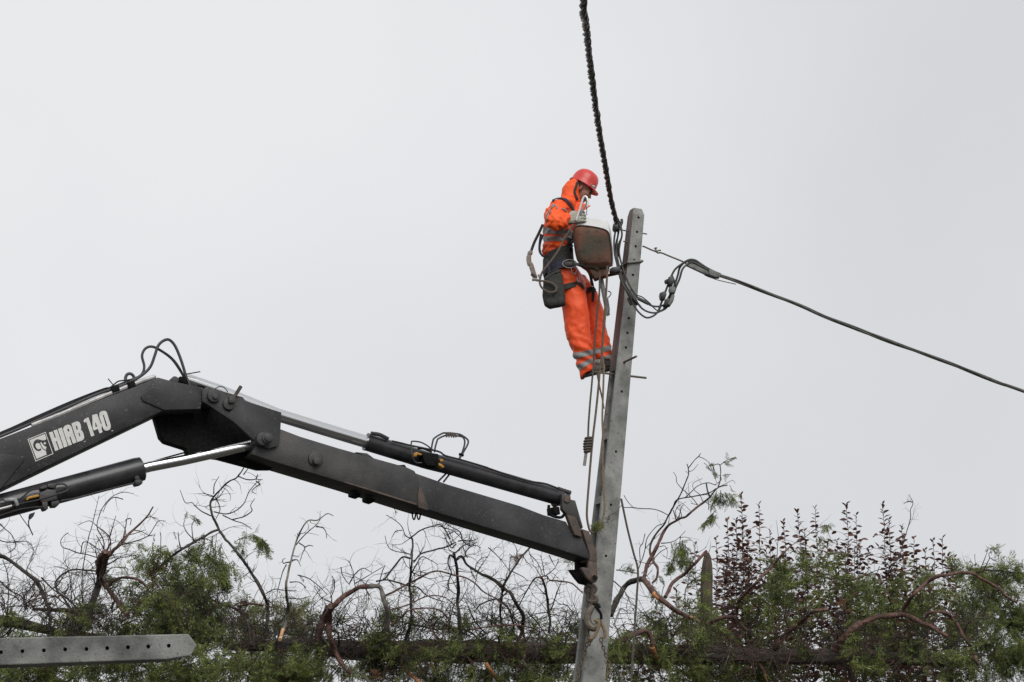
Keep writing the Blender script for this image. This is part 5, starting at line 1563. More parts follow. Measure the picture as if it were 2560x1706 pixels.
for q in ([(990, 860), (1030, 960), (1080, 1040), (1160, 1130)], [(1540, 920), (1640, 1030), (1720, 1150)], [(820, 1160), (820, 1030), (850, 900), (880, 830)], [(560, 1100), (640, 1000), (760, 960)], [(1500, 1150), (1440, 1000), (1330, 930)]):
    B(t1, C3(*q), 2, 1.2, twigs=2.0, tl=.32)
B(t1, C3((430, 1358), (520, 1360), (600, 1390), (700, 1450)), 2.6, 2.2, 'bark_red', twigs=.6)
B(t1, C3((1465, 1240), (1500, 1320), (1505, 1400), (1470, 1480), (1420, 1530)), 3.6, 2.4, 'bark_red', twigs=.8)
B(t1, C3((0, 1480), (60, 1540), (100, 1600)), 4, 4, 'bark_grey', twigs=.3)
B(t1, C3((1440, 1470), (1470, 1400), (1520, 1330)), 3, 2.6, 'bark_grey', twigs=.3)
B(t1, C3((1060, 1400), (1030, 1500), (970, 1600)), 5, 5, 'bark_grey', twigs=.3)
B(t1, C3((1160, 1390), (1220, 1480), (1300, 1600)), 5.5, 4.5, 'wood_orange', twigs=.2)
B(t1, C3((430, 1470), (500, 1530), (580, 1600)), 5, 4, 'wood_orange', twigs=.2)
# --- right of the pole
def F(q): return Z6(*q)
B(t1, F([(225, 1510), (270, 1350), (330, 1240), (390, 1130), (430, 1030), (470, 940), (550, 870), (650, 820), (720, 790), (830, 700), (930, 620), (990, 570), (1040, 500), (1100, 450), (1190, 430)]), 4.8, 1.5, 'bark_red', twigs=.35, tl=.25)
B(t1, F([(330, 1290), (300, 1190), (330, 1060), (400, 960), (470, 870), (520, 770), (570, 680), (590, 620), (640, 590), (760, 565), (900, 540), (1000, 510), (1060, 470)]), 2.9, 1.3, twigs=.3, tl=.2)
for q, a_, b_ in (([(570, 680), (630, 580), (680, 470), (720, 370), (745, 300), (740, 230), (725, 190)], 1.9, 1.2), ([(742, 235), (800, 160), (860, 100), (885, 65)], 1.4, .9), ([(860, 100), (930, 130), (990, 190), (1040, 330), (1070, 400)], 1, .6), ([(850, 660), (780, 570), (680, 480), (610, 400), (600, 330), (570, 280)], 1.2, .8),
                  ([(700, 580), (800, 480), (850, 440), (960, 405), (1060, 430)], 1.4, 1), ([(990, 570), (960, 480), (945, 410)], 2.1, 1.9), ([(1085, 450), (1110, 370), (1105, 200), (1030, 200), (980, 210)], 1.7, .9), ([(1105, 200), (1150, 170), (1220, 150), (1290, 105)], 1.3, .8),
                  ([(600, 830), (570, 720)], 1.6, 1.4), ([(665, 800), (650, 730), (605, 680)], 1.2, .8), ([(910, 620), (870, 540), (805, 480), (800, 410), (905, 355)], 1.1, .6), ([(750, 270), (790, 260), (855, 190)], .9, .6), ([(775, 740), (700, 660), (640, 620)], .8, .5), ([(850, 660), (775, 640)], 1, .7),
                  ([(150, 1450), (190, 1330), (240, 1180), (260, 1060), (300, 990), (380, 900), (450, 875)], 1.5, .9), ([(185, 1330), (180, 1160), (215, 1100), (242, 990)], 1.2, 1), ([(0, 690), (90, 685), (180, 700), (320, 705), (420, 730), (520, 780)], 1.1, 1.2), ([(0, 550), (50, 630), (100, 680)], .9, .7),
                  ([(430, 1100), (540, 1090), (620, 1050), (710, 960)], 1.5, .7), ([(640, 1040), (700, 1030), (760, 1050), (830, 1120)], .9, .5), ([(970, 590), (975, 660), (975, 720)], 1, .8), ([(1120, 440), (1180, 410), (1250, 375), (1285, 410)], .9, .5), ([(340, 1280), (420, 1200), (510, 1150)], 1.2, .8), ([(545, 1100), (560, 1160), (600, 1230)], 1.1, .7),
                  ([(350, 1280), (300, 1360), (200, 1450)], 1.4, 1), ([(410, 1140), (470, 1130), (500, 1190), (490, 1280)], 1, .6), ([(1050, 430), (1120, 370), (1110, 330), (1080, 310)], 1, .7), ([(240, 1170), (330, 1070), (420, 990)], 1, .8)):
    B(t1, F(q), a_, b_, 'twig', twigs=.18, tl=.16)
B(t1, F([(300, 1190), (330, 1290), (385, 1390), (380, 1500), (330, 1560)]), 3, 3, 'bark_red', twigs=.2)
B(t1, D4((120, 1120), (140, 1080), (180, 1000), (230, 920), (300, 880), (350, 885)), 8, 7, twigs=.5)
B(t1, D4((345, 880), (400, 950), (450, 1000), (520, 1060), (600, 1110), (650, 1135)), 7.5, 4.5, 'bark_red', twigs=.6)
B(t1, D4((415, 975), (450, 1003), (480, 1022)), 7.0, 5, 'wood_orange', twigs=0)
B(t1, D4((648, 1133), (690, 1145), (715, 1162)), 4.6, 1.2, 'wood', twigs=0)
B(t1, D4((490, 1000), (540, 900), (620, 840), (700, 760), (770, 690)), 5, 3, 'bark_red', twigs=.6)
B(t1, D4((150, 1310), (220, 1270), (300, 1240), (370, 1230), (400, 1290), (420, 1370), (450, 1430), (490, 1470), (540, 1430), (600, 1430)), 6.5, 5, 'bark_red', twigs=.5)
B(t1, D4((595, 1428), (640, 1450), (695, 1485)), 5, 1.4, 'wood', twigs=0)
B(t1, D4((405, 1330), (420, 1385), (440, 1415)), 7, 6, 'wood_orange', twigs=0)
B(t1, D4((760, 1190), (830, 1150), (930, 1130), (1000, 1190), (1050, 1240), (1080, 1350), (1120, 1440), (1160, 1510)), 5, 3.6, 'bark_red', twigs=.8)
B(t1, D4((1155, 1505), (1165, 1540), (1175, 1570)), 3.6, 2, 'wood', twigs=0)
B(t1, D4((965, 1125), (980, 1030), (1040, 960), (1120, 880), (1200, 800), (1270, 710), (1330, 660)), 4.2, 2, 'bark_red', twigs=.8)
B(t1, D4((1190, 1365), (1260, 1290), (1330, 1210), (1445, 1150)), 8, 6, 'bark_red', twigs=.6)
B(t1, D4((1050, 1230), (1110, 1140), (1110, 1070), (1060, 1060)), 2.6, 2, twigs=1)
for q in ([(600, 1400), (700, 1270), (790, 1150)], [(880, 1480), (910, 1400), (930, 1340)], [(700, 1420), (760, 1390), (820, 1375)], [(380, 1430), (370, 1370), (340, 1300)], [(1200, 1420), (1240, 1370), (1290, 1330)], [(620, 1010), (640, 920), (720, 860)],
          [(160, 820), (240, 825), (300, 840)], [(115, 865), (210, 950), (260, 1040)], [(150, 1180), (190, 1080), (240, 1100)], [(860, 960), (960, 880), (1050, 820)]):
    B(t1, D4(*q), 1.8, 1.2, 'bark_grey', twigs=1.0, tl=.28)
B(t1, E5((-20, 1230), (80, 1130), (160, 1060), (240, 1000), (360, 985)), 5.5, 4, 'bark_red', twigs=.6)
B(t1, E5((410, 1325), (470, 1230), (560, 1130), (660, 1080), (780, 1040), (940, 1030), (1040, 1050), (1110, 1090), (1200, 1130), (1320, 1200)), 8.5, 4.6, 'bark_red', twigs=.5)
B(t1, E5((940, 1030), (1000, 920), (1080, 830), (1160, 760), (1240, 715), (1350, 700), (1440, 680), (1540, 700), (1640, 760), (1740, 820), (1830, 900), (1880, 930)), 5, 3.2, 'bark_red', twigs=.6)
B(t1, E5((1110, 1090), (1160, 1020), (1260, 995), (1340, 1030), (1400, 1110), (1450, 1200), (1510, 1290), (1560, 1430)), 4, 3.4, 'bark_red', twigs=.6)
B(t1, E5((1540, 690), (1640, 665), (1760, 670), (1860, 685), (1936, 700), (2100, 760)), 2.4, 1.8, twigs=.8)
B(t1, E5((1000, 1380), (1070, 1260), (1170, 1160)), 6, 4, twigs=.6)
B(t1, E5((1270, 1100), (1240, 1250), (1310, 1430)), 2.2, 1.8, 'bark_grey', twigs=.4)
for q in ([(830, 720), (900, 600), (930, 550), (960, 450), (990, 350), (1020, 240), (1020, 180), (1040, 120), (1005, 55)], [(1035, 115), (1000, 110), (965, 130)], [(1580, 660), (1620, 570), (1645, 500)], [(1610, 665), (1660, 570), (1690, 585), (1715, 580)], [(1660, 570), (1655, 530), (1680, 520)], [(1500, 660), (1525, 615), (1490, 592)],
          [(0, 520), (80, 450), (180, 390), (260, 330), (330, 305)], [(300, 690), (420, 720), (500, 780), (540, 840)], [(0, 845), (100, 900), (220, 1000)], [(1700, 780), (1800, 740), (1930, 770)], [(1090, 960), (1180, 935), (1290, 960), (1380, 1040)], [(870, 720), (960, 700), (1040, 690)],
          [(640, 1320), (660, 1200), (560, 1130)], [(760, 960), (800, 880), (860, 850)], [(1000, 1100), (1060, 1180), (1090, 1250)], [(600, 740), (690, 690), (800, 650)]):
    B(t1, E5(*q), 1.4, .7, 'twig', twigs=.5, tl=.25)
# denser small tangle low down along the trunk
for k in range(360):
    x = R.uniform(470, 1480) if R.random() < .72 else R.uniform(1490, 2450)
    y = R.uniform(1560, 1640)
    twig(t1, tp(x, y), Vector((R.gauss(0, .8), R.gauss(0, .6), R.uniform(.1, 1.0))), R.uniform(.35, .85), R.uniform(.0045, .008), 2 if x < 1480 else 1, 1.0, R.random() < .25)
for k in range(170):
    x = R.uniform(-40, 520)
    twig(t2, tp(x, R.uniform(1500, 1620)), Vector((R.gauss(0, .8), R.gauss(0, .6), R.uniform(.1, 1.0))), R.uniform(.35, .85), R.uniform(.0045, .008), 2, 1.0, R.random() < .25)
# hanging stems under the trunk
for k in range(120):
    x = R.uniform(600, 2450)
    twig(t1, tp(x, R.uniform(1630, 1670)), Vector((R.gauss(0, .5), R.gauss(0, .6), -R.uniform(.4, 1.0))), R.uniform(.3, .9), R.uniform(.003, .007), 1, .8, R.random() < .3)
# dead twigs, bark strips and shoots lying over the trunk's near side
for k in range(330):
    x = R.uniform(580, 2430)
    p = at(x, R.uniform(1600, 1655), TY - R.uniform(.02, .3))
    twig(t1, p, Vector((R.choice((-1, 1)) * R.uniform(.3, 1), -R.uniform(0, .25), R.gauss(-.1, .55))), R.uniform(.25, .8), R.uniform(.004, .0085), 1, .8, R.random() < .35)
# --- foliage
def spray_template(seed):
    g_ = np.random.default_rng(seed)
    T_ = []
    def leaf(p, d, n, ln, wd):
        s = np.cross(d, n); s /= (np.linalg.norm(s) + 1e-9)
        T_.append([p - s * wd, p + s * wd, p + d * ln])
    bend = g_.normal(0, .18, 3)
    axis = lambda u: np.array([u, 0, 0]) + bend * u * u
    for u in np.linspace(0.08, 1.0, 10):
        p = axis(u)
        for sg in (-1, 1):
            ln = (0.40 * (1 - u) + 0.12) * g_.uniform(.7, 1.2)
            a = g_.uniform(.55, .95)
            d = np.array([math.cos(a), sg * math.sin(a), g_.normal(0, .28)]); d /= np.linalg.norm(d)
            nl = max(2, int(ln / 0.085))
            for k in range(nl):
                q = p + d * ln * (k + .3) / nl + np.array([0, 0, -0.05 * (k / nl) ** 2])
                for s2 in (-1, 1):
                    dd = d + np.array([.1, s2 * .55, g_.normal(0, .5)]) + g_.normal(0, .25, 3); dd /= np.linalg.norm(dd)
                    leaf(q, dd, g_.normal(0, 1, 3), g_.uniform(.085, .15), g_.uniform(.014, .026))
            leaf(p + d * ln * .8, d, g_.normal(0, 1, 3), .13, .018)
    leaf(axis(0), np.array([1., 0, 0]), np.array([0, 0, 1.]), 1.0, .012)
    return np.array(T_)
TEMPL = [spray_template(s) for s in range(6)]
def foliage(tr, blobs, m, name='foliage'):
    """blobs: (cx, cy, rx, ry, density, droop, dY) in picture pixels at the tree's distance"""
    VV = []
    for cx_, cy_, rx, ry, dens, droop, dY in blobs:
        Lb = min(.23, max(.085, min(rx, ry) * SPX * 1.4))
        n_sp = int(dens * math.pi * rx * ry / (95 * (Lb / .2) ** 1.6))
        ncl = max(2, int(n_sp / 9))
        cl = []
        while len(cl) < ncl:
            a, b_ = rng.uniform(-1, 1, 2)
            if a * a + b_ * b_ <= 1 and noise.noise(Vector((a * 2.2 + cx_, b_ * 2.2 + cy_, 3.0))) > -0.42:
                cl.append((cx_ + a * rx, cy_ + b_ * ry, dY + rng.normal(.10, .26), a, b_))
        for x, y, dy, a, b_ in cl:
            base = np.array(at(x, y, depth(x, y) + dy))
            sm = .45 if droop > .7 else 1.0
            out = np.array([(a * .7 + rng.normal(0, .35)) * sm, rng.normal(-.1, .5) * sm, -b_ * .4 * sm - droop + rng.normal(0, .3) * sm])
            if isinstance(tr, dict) and R.random() < .6:
                o3 = Vector(out); twig(tr, Vector(base) - o3 * Lb * 1.2, o3, Lb * 2.2, R.uniform(.003, .0055), 1, .6, R.random() < .3)
            k = rng.integers(4, 12)
            for _ in range(k):
                d = out + rng.normal(0, .42 if droop <= .7 else .26, 3); d /= np.linalg.norm(d) + 1e-9
                up = rng.normal(0, 1, 3); s = np.cross(d, up); s /= np.linalg.norm(s) + 1e-9
                n_ = np.cross(d, s)
                Rm = np.stack([d, s, n_])
                L_ = rng.uniform(.6, 1.15) * Lb
                o_ = base + rng.normal(0, .3 * Lb, 3) - d * L_ * .25
                VV.append((TEMPL[rng.integers(0, 6)].reshape(-1, 3) * L_) @ Rm + o_)
    V = np.concatenate(VV).astype(np.float32)
    nt_ = len(V) // 3
    me = bpy.data.meshes.new(name)
    me.vertices.add(len(V)); me.loops.add(len(V)); me.polygons.add(nt_)
    me.vertices.foreach_set('co', V.ravel())
    me.loops.foreach_set('vertex_index', np.arange(len(V), dtype=np.int32))
    me.polygons.foreach_set('loop_start', np.arange(0, len(V), 3, dtype=np.int32))
    me.polygons.foreach_set('loop_total', np.full(nt_, 3, dtype=np.int32))
    me.update()
    me.materials.append(M[m])
    o = bpy.data.objects.new(name, me); COL.objects.link(o); adopt(o, tr['root'] if isinstance(tr, dict) else tr)
    o['kind'] = 'stuff'
    print('foliage', name, nt_)
    return o
foliage(t2, [(395, 1400, 55, 45, .8, .4, 0), (400, 1475, 65, 70, 1.5, .5, -.1), (330, 1545, 160, 32, 1.2, .2, 0), (440, 1560, 70, 45, 1.6, .5, -.2), (250, 1690, 280, 36, 2.3, .1, .1), (60, 1690, 90, 30, 1.6, .1, 0),
             (200, 1585, 200, 26, .8, .1, .2), (150, 1560, 60, 25, .4, .2, .2), (40, 1600, 60, 20, .5, .1, .2), (90, 1575, 90, 30, .6, .3, -.3), (40, 1520, 50, 30, .25, .3, 0), (340, 1365, 20, 14, .5, .3, 0), (480, 1500, 45, 55, 1.1, .6, 0), (300, 1480, 40, 40, .35, .3, .1)], 'leaf')
foliage(t1, [(535, 1420, 34, 50, 1.9, .9, 0), (500, 1470, 30, 45, 1.6, .9, 0), (470, 1395, 30, 30, .8, .6, 0), (500, 1385, 20, 20, .7, .6, 0),
             (560, 1565, 60, 50, 1.0, .3, .1), (520, 1620, 60, 45, 1.7, .3, -.2), (610, 1680, 170, 38, 2.4, .15, -.2), (700, 1690, 90, 26, 2.2, .1, -.3), (800, 1675, 50, 30, 1.5, .3, -.1), (830, 1560, 20, 30, .5, .5, .1),
             (930, 1600, 36, 45, 1.7, .5, -.25), (975, 1655, 60, 50, 1.9, .4, -.3), (1060, 1680, 70, 28, 1.5, .3, -.2), (1100, 1680, 60, 20, 1.2, .2, 0), (1152, 1602, 20, 28, 1.9, .4, -.4), (1033, 1484, 20, 14, .9, .4, 0), (1145, 1558, 28, 16, .7, .3, 0), (1010, 1545, 30, 28, .4, .4, 0), (950, 1530, 22, 40, .5, .6, 0),
             (1080, 1585, 60, 25, .35, .2, -.2), (1250, 1610, 90, 25, .4, .3, -.2), (1250, 1680, 60, 22, 1.1, .2, -.2), (1395, 1640, 40, 50, 1.4, .7, -.2), (1345, 1690, 66, 24, 2.2, .2, -.3), (1430, 1585, 24, 36, .9, .6, 0), (1340, 1580, 60, 22, .5, .3, 0), (1425, 1400, 16, 14, .8, .3, 0), (1460, 1690, 40, 24, 1.0, .5, .1),
             
             (1704, 1372, 14, 24, 1.7, 1.0, 0), (1712, 1405, 13, 26, 1.5, 1.1, 0), (1680, 1424, 16, 18, 1.3, .7, 0), (1660, 1440, 18, 12, .9, .5, 0), (1745, 1455, 20, 18, 1.0, .7, 0), (1572, 1430, 10, 12, .8, .6, 0), (1720, 1540, 26, 50, 1.2, .8, 0), (1745, 1590, 45, 60, 1.0, .6, 0), (1640, 1480, 20, 24, .7, .6, 0),
             (1530, 1660, 30, 30, 1.2, .6, 0), (1600, 1690, 70, 18, .9, .2, 0), (1740, 1680, 70, 28, 1.3, .4, -.2),
             (690, 1640, 60, 22, .6, .3, -.35), (1015, 1625, 40, 26, .8, .4, -.4), (1095, 1640, 34, 22, .35, .4, -.4), (1320, 1615, 60, 26, .5, .5, -.4), (1290, 1670, 60, 30, .7, .4, -.3), (1180, 1690, 80, 22, .8, .3, -.2), (1440, 1650, 30, 34, 1.0, .6, -.3),
             (1520, 1610, 30, 30, .5, .5, -.3), (1640, 1640, 60, 40, .5, .5, -.3), (1580, 1560, 40, 50, .25, .5, .2), (1690, 1560, 50, 50, .4, .5, .2), (870, 1690, 60, 18, 1.1, .3, -.2), (760, 1600, 40, 20, .3, .4, -.3),
             (1130, 1660, 60, 34, .6, .5, -.3), (1240, 1650, 50, 40, .6, .6, -.35), (1380, 1600, 40, 40, .6, .6, -.35), (1200, 1612, 40, 18, .5, .5, -.45), (960, 1560, 50, 40, .5, .4, -.1), (1060, 1560, 60, 30, .3, .4, 0), (1270, 1560, 70, 30, .3, .4, 0),
             (1560, 1630, 40, 30, .7, .6, -.4), (1660, 1610, 40, 40, .7, .6, -.4), (1765, 1560, 40, 60, .6, .6, -.6), (1780, 1640, 50, 40, .7, .6, -.4), (1480, 1570, 20, 30, .4, .6, 0)], 'leaf')
foliage(t1, [(1880, 1650, 70, 55, 1.15, 0.5, -0.05), (1920, 1530, 50, 60, 0.79, 0.5, 0.05), (1985, 1445, 55, 46, 1.15, 0.3, 0.05), (1975, 1540, 50, 50, 0.79, 0.5, 0.15), (2050, 1440, 40, 50, 0.79, 0.4, 0.25), (2050, 1380, 30, 20, 0.43, 0.2, 0.15), (1950, 1680, 80, 28, 0.86, 0.3, 0.15), (2020, 1620, 50, 40, 0.43, 0.4, 0.25),
             (2215, 1462, 34, 34, 1.15, 0.6, 0.05), (2305, 1440, 28, 26, 0.94, 0.4, 0.15), (2130, 1490, 60, 36, 0.72, 0.4, 0.15), (2260, 1510, 70, 36, 0.72, 0.5, 0.15), (2170, 1560, 90, 50, 0.65, 0.5, 0.15), (2280, 1590, 60, 40, 0.5, 0.5, 0.15), (2220, 1665, 56, 45, 1.08, 0.5, -0.05), (2110, 1660, 40, 40, 0.43, 0.4, 0.15), (2330, 1690, 70, 24, 0.65, 0.2, 0.15),
             (2440, 1465, 60, 45, 1.62, 0.5, 0.15), (2520, 1480, 50, 50, 1.53, 0.5, 0.15), (2480, 1540, 70, 45, 1.44, 0.6, 0.25), (2410, 1540, 40, 50, 0.99, 0.6, 0.15), (2530, 1610, 50, 90, 1.8, 0.6, 0.05), (2460, 1660, 60, 50, 1.8, 0.4, -0.05), (2395, 1590, 40, 30, 0.5, 0.5, 0.15), (2380, 1430, 26, 18, 0.86, 0.3, 0.15), (2535, 1430, 36, 14, 1.26, 0.3, 0.15), (2480, 1375, 8, 7, 1.08, 0.3, 0.15), (2068, 1318, 7, 6, 0.86, 0.3, 0.15), (2640, 1560, 80, 130, 1.44, 0.5, 0.15),
             (2100, 1600, 120, 60, 0.14, 0.5, 0.45), (2330, 1540, 50, 50, 0.43, 0.5, 0.35), (2150, 1640, 70, 30, 0.36, 0.5, -0.3), (2300, 1650, 60, 30, 0.36, 0.5, -0.3), (2380, 1510, 30, 40, 0.43, 0.5, 0.15), (1900, 1620, 40, 30, 0.43, 0.6, -0.45), (2040, 1640, 50, 24, 0.43, 0.6, -0.45), (2180, 1630, 50, 30, 0.43, 0.6, -0.45), (2290, 1640, 40, 30, 0.43, 0.6, -0.45)], 'leaf')
foliage(t1, [(595, 1520, 40, 22, .16, .3, 0), (620, 1545, 20, 14, .25, .3, 0), (1290, 1400, 5, 14, .8, .5, 0), (510, 1570, 20, 14, .5, .4, -.3), (930, 1680, 10, 14, .8, .5, -.5), (2110, 1515, 6, 6, .4, .5, -.3), (880, 1590, 25, 18, .12, .4, 0), (1700, 1600, 30, 14, .12, .3, -.2)], 'leaf_brown', 'dead_foliage')
def fronds(tr, lines, m='leaf'):
    """hanging sprays along a line: (x0, y0, x1, y1, count, length in metres)"""
    VV = []
    for x0, y0, x1, y1, n_, ln in lines:
        A, B_ = np.array(tp(x0, y0)), np.array(tp(x1, y1))
        D = (B_ - A) / np.linalg.norm(B_ - A)
        tr['tw'].tube([Vector(A), Vector(A * .5 + B_ * .5) + Vector((0, 0, .01)), Vector(B_)], [.004, .003, .002], 4, cap=False)
        for i in range(n_):
            f = rng.uniform(0, .95)
            d = D * .8 + np.array([0, 0, -.35]) + rng.normal(0, .34, 3); d /= np.linalg.norm(d)
            s_ = np.cross(d, rng.normal(0, 1, 3)); s_ /= np.linalg.norm(s_)
            L_ = ln * rng.uniform(.6, 1.15) * (1 - .35 * f)
            VV.append((TEMPL[rng.integers(0, 6)].reshape(-1, 3) * L_) @ np.stack([d, s_, np.cross(d, s_)]) + A + (B_ - A) * f)
    V = np.concatenate(VV)
    me = bpy.data.meshes.new('foliage')
    me.from_pydata(V.tolist(), [], [(i, i + 1, i + 2) for i in range(0, len(V), 3)])
    me.materials.append(M[m])
    o = bpy.data.objects.new('foliage', me); COL.objects.link(o); adopt(o, tr['root'])
    o['kind'] = 'stuff'
fronds(t1, [(1778, 1158, 1784, 1172, 3, .09), (1760, 1158, 1774, 1172, 5, .08), (1782, 1164, 1790, 1190, 8, .10), (1808, 1156, 1840, 1143, 7, .09), (1812, 1160, 1826, 1164, 3, .07), (1806, 1190, 1828, 1186, 4, .07), (1824, 1214, 1830, 1226, 3, .07),
            (1792, 1228, 1780, 1266, 10, .13), (1802, 1226, 1800, 1262, 9, .12), (1812, 1230, 1830, 1264, 12, .13), (1822, 1234, 1840, 1254, 8, .11), (1790, 1240, 1784, 1258, 7, .12), (1832, 1236, 1848, 1240, 4, .08), (1806, 1240, 1816, 1262, 7, .11),
            (1790, 1276, 1760, 1310, 14, .14), (1784, 1284, 1778, 1302, 9, .12), (1768, 1300, 1752, 1318, 7, .10), (1792, 1288, 1782, 1296, 5, .10),
            (1690, 1362, 1718, 1350, 5, .11), (1700, 1366, 1706, 1416, 14, .15), (1690, 1374, 1684, 1400, 6, .11), (1708, 1390, 1718, 1430, 10, .14), (1672, 1404, 1684, 1424, 5, .10),
            (592, 1352, 640, 1330, 9, .14), (632, 1336, 664, 1356, 14, .17), (655, 1344, 670, 1388, 14, .18), (640, 1340, 650, 1364, 8, .15), (600, 1352, 590, 1380, 8, .14), (612, 1350, 606, 1384, 7, .14), (476, 1288, 500, 1304, 7, .11), (468, 1280, 464, 1292, 3, .08),
            (560, 1420, 566, 1474, 14, .19), (548, 1410, 556, 1456, 12, .19), (525, 1440, 520, 1492, 10, .18), (512, 1380, 540, 1410, 8, .17), (2474, 1372, 2492, 1384, 4, .07), (2064, 1314, 2076, 1318, 4, .06), (434, 1330, 440, 1344, 3, .06), (985, 1272, 990, 1282, 3, .05), (1005, 1370, 1012, 1386, 3, .06), (830, 1440, 838, 1458, 3, .06), (786, 1466, 800, 1478, 3, .07), (748, 1440, 760, 1452, 3, .06)])
for tr in (t1, t2):
    o = tr['tw'].build('twigs', 'twig', tr['root'], angle=180); o['kind'] = 'stuff'
    if tr['tr'].v:
        o = tr['tr'].build('twigs', 'twig_red', tr['root'], angle=180); o['kind'] = 'stuff'

# shrub standing behind the trunk
shrub = thing('shrub', at(700, 1560, 21.5), 'rounded green shrub rising behind the left end of the fallen trunk', 'shrub')
_d = depth
def depth(x, y):
    return 21.4
foliage(shrub, [(700, 1560, 80, 42, 1.7, -.1, 0), (745, 1545, 45, 34, 1.5, -.2, 0), (640, 1560, 40, 36, 1.3, -.1, 0), (700, 1640, 110, 50, 1.2, 0, 0)], 'leaf_grey')
t = MB()
for k in range(7):
    q0 = Vector((at(700, 1560, 21.4).x + R.uniform(-.15, .15), 21.4 + R.uniform(-.1, .1), 0)); q1 = at(R.uniform(630, 770), R.uniform(1540, 1580), 21.4)
    t.tube([q0, q0.lerp(q1, .5) + Vector((R.uniform(-.1, .1), 0, 0)), q1], [.025, .02, .008], 6)
t.build('stems', 'bark', shrub, angle=180)
depth = _d
# sprig caught in the ropes at the pole
sp = thing('leafy_sprig', at(1494, 1318, 13.7), 'small green sprig caught in the rope loop on the face of the pole', 'sprig')
def depth(x, y):
    return 13.72
VV = []
foliage(sp, [(1492, 1318, 9, 8, 9.0, .1, -.02)], 'leaf')
sp_o = [o for o in COL.objects if o.parent == sp][0]
_c = at(1494, 1319, 13.7)
for v in sp_o.data.vertices:
    v.co = _c + (v.co - _c) * 0.62
depth = _d
t = MB(); t.tube([at(1512, 1306, 13.75), at(1495, 1320, 13.7), at(1478, 1334, 13.7)], 0.004, 6); t.build('stalk', 'twig', sp)

# --- old post behind the branches
post = thing('post', Vector((at(1768, 1500, 20.5).x, 20.5, 0)), 'weathered mossy post with pointed top standing behind the broken branches', 'post')
t = MB()
pz = [(1382, 4), (1392, 9), (1410, 12.5), (1440, 14.5), (1480, 15), (1530, 15.5), (1600, 16), (1706, 17)]
rings = []
for y, r in pz:
    p = at(1768 - (y - 1400) * 0.02, y, 20.5)
    r_ = r * 20.5 / FPX
    rings.append([p + Vector((math.cos(a) * r_, math.sin(a) * r_, 0)) * (1 + .13 * noise.noise(Vector((p.z * 5, a * 1.7, 1)))) for a in np.linspace(0, 2 * math.pi, 19)[:-1]])
b_ = rings[-1]
rings.append([Vector((p.x, p.y, -.1)) for p in b_])
t.loft(rings); t.build('timber', 'moss', post, angle=60)

# --- purple plums: upright leafy shoots
def leaf_mesh(name, m, seed):
    g_ = random.Random(seed)
    prof_ = [(0, 0), (.18, .16), (.42, .24), (.68, .19), (.88, .09), (1.0, 0)]
    fold, curve = g_.uniform(.15, .4), g_.uniform(.15, .5)
    V, Fc = [], []
    for x, wd in prof_:
        z = -curve * x * x * .5
        V += [(x, -wd, z + wd * fold), (x, 0, z), (x, wd, z + wd * fold)]
    for i in range(len(prof_) - 1):
        a = i * 3
        Fc += [(a, a + 1, a + 4, a + 3), (a + 1, a + 2, a + 5, a + 4)]
    me = bpy.data.meshes.new(name)
    me.from_pydata(V, [], Fc)
    me.materials.append(M[m])
    me.polygons.foreach_set('use_smooth', [True] * len(me.polygons))
    return me
LEAF = [leaf_mesh('leaf', 'plum', s) for s in range(3)] + [leaf_mesh('leaf', 'plum_b', 9)]
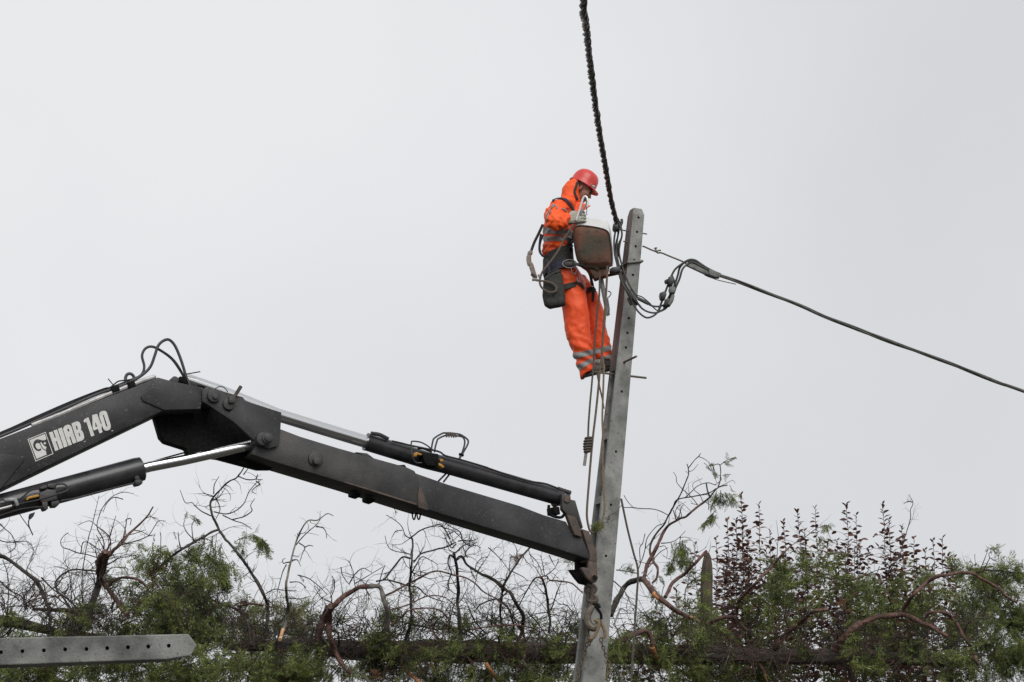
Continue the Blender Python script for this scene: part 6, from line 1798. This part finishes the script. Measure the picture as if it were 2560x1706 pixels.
def plum(label, shoots, Y0, seed):
    g_ = random.Random(seed)
    xs = [s[0] for s in shoots]
    bx_ = at(sum(xs) / len(xs), 1500, Y0)
    root = thing('purple_plum', Vector((bx_.x, Y0, 0)), label, 'shrub', 'purple-leaved plums behind the fallen tree')
    leaves = []
    stuffm = MB()
    extra = []
    for (x, y, dens) in shoots:
        for _ in range(2):
            extra.append((x + g_.uniform(-34, 34), min(1600, y + g_.uniform(45, 190)), dens * .9))
    for (x, y, dens) in shoots + extra:
        Y = Y0 + g_.uniform(-.5, .5)
        top_ = at(x, y, Y)
        foot = Vector((top_.x * .82 + bx_.x * .18 + g_.uniform(-.1, .1), Y, 0))
        n = 26
        pts = []
        for i in range(n + 1):
            f = i / n
            p = foot.lerp(top_, f)
            pts.append(p + Vector((noise.noise(Vector((f * 9, x, 1))), noise.noise(Vector((f * 9, x, 6))), 0)) * .15 * math.sin(math.pi * min(1, f * 1.0)))
        t = MB(); t.tube(pts, [.0095 * (1 - f / n) + .0035 for f in range(n + 1)], 6)
        t.build('stem', 'stem', root, angle=180)
        zlow = at(x, 1720, Y).z
        s_ = 0.0
        h = top_.z
        k = 0
        while h > zlow:
            f = h / top_.z
            p = foot.lerp(top_, f) + Vector((noise.noise(Vector((f * 9, x, 1))), noise.noise(Vector((f * 9, x, 6))), 0)) * .15 * math.sin(math.pi * f)
            depthb = (top_.z - h)
            nside = 1 if depthb < .5 else (2 if depthb < .9 else 2)
            for _ in range(nside):
                az = k * 2.4 + g_.uniform(-.5, .5)
                tilt = g_.uniform(-.2, .9) if depthb > .08 else g_.uniform(.7, 1.2)
                off = Vector((0, 0, 0)) if (depthb < .45 or g_.random() < .45) else Vector((math.cos(az), math.sin(az), g_.uniform(-.2, .5))) * g_.uniform(.05, .26)
                if off.length > .05:
                    stuffm.tube([p, p + off * .5 + Vector((0, 0, .02)), p + off], .0025, 4, cap=False)
                d = Vector((math.cos(az), math.sin(az), 0))
                ln = g_.uniform(.070, .112) * (1.0 if depthb > .12 else .75)
                leaves.append((p + off, az, tilt, ln, g_.choice((-1, 1)) * g_.uniform(.1, 1.25), depthb))
                k += 1
            h -= g_.uniform(.020, .034) / dens * (1.0 if depthb < 1.3 else 1.5)
    g_.shuffle(leaves)
    leaves.sort(key=lambda q: q[5] > 0.75)       # the clear upper leaves first: they show largest
    rest = []
    for i, (p, az, tilt, ln, roll, db) in enumerate(leaves):
        me = LEAF[3] if g_.random() < .14 else LEAF[g_.randrange(3)]
        mtx = Matrix.Translation(p) @ Matrix.Rotation(az, 4, 'Z') @ Matrix.Rotation(-tilt, 4, 'Y') @ Matrix.Rotation(roll, 4, 'X') @ Matrix.Scale(ln, 4)
        if i < 300:
            o = bpy.data.objects.new('leaf', me)
            COL.objects.link(o)
            o.parent = root
            o.matrix_parent_inverse = Matrix.Translation(-root.location)
            o.matrix_basis = mtx
        else:
            rest.append((me, mtx))
    if rest:
        t = MB()
        for me, mtx in rest:
            t.add([mtx @ v.co for v in me.vertices], [tuple(p.vertices) for p in me.polygons])
        o = t.build('leaves', 'plum', root, angle=180); o['kind'] = 'stuff'
    o = stuffm.build('side_shoots', 'stem', root, angle=180); o['kind'] = 'stuff'
    print('plum leaves', len(leaves))
plum('tall purple-leaved plum shrub growing just right of the mossy pointed post', [(1852, 1238, 1.3), (1840, 1300, 1.1), (1897, 1262, 1.0), (1818, 1302, 1.0), (1790, 1345, .9), (1737, 1362, .9), (1870, 1330, 1.2), (1915, 1375, 1), (1770, 1430, .8), (1830, 1380, 1), (1690, 1470, .8), (1640, 1500, .7), (1585, 1520, .7), (1950, 1400, .9), (1560, 1560, .6)], 22.3, 5)
plum('purple-leaved plum shrub standing right of the taller plum, before the leafy right edge', [(1958, 1305, 1), (1993, 1278, 1.2), (2010, 1330, 1), (2038, 1270, .9), (2068, 1355, 1.1), (2092, 1352, .9), (2115, 1262, 1.1), (2140, 1288, 1.0), (2170, 1372, 1), (2206, 1260, 1.1), (2222, 1300, 1), (2254, 1315, 1.1), (2285, 1345, 1.1), (2312, 1375, .9), (2332, 1352, .9), (2356, 1346, .9), (2386, 1394, .9), (2120, 1370, 1), (2240, 1390, 1)], 22.6, 6)

for o in list(COL.objects):
    if o.type == 'MESH' and o.data.users > 0 and o.parent is None and o.name != 'ground':
        print('LOOSE', o.name)
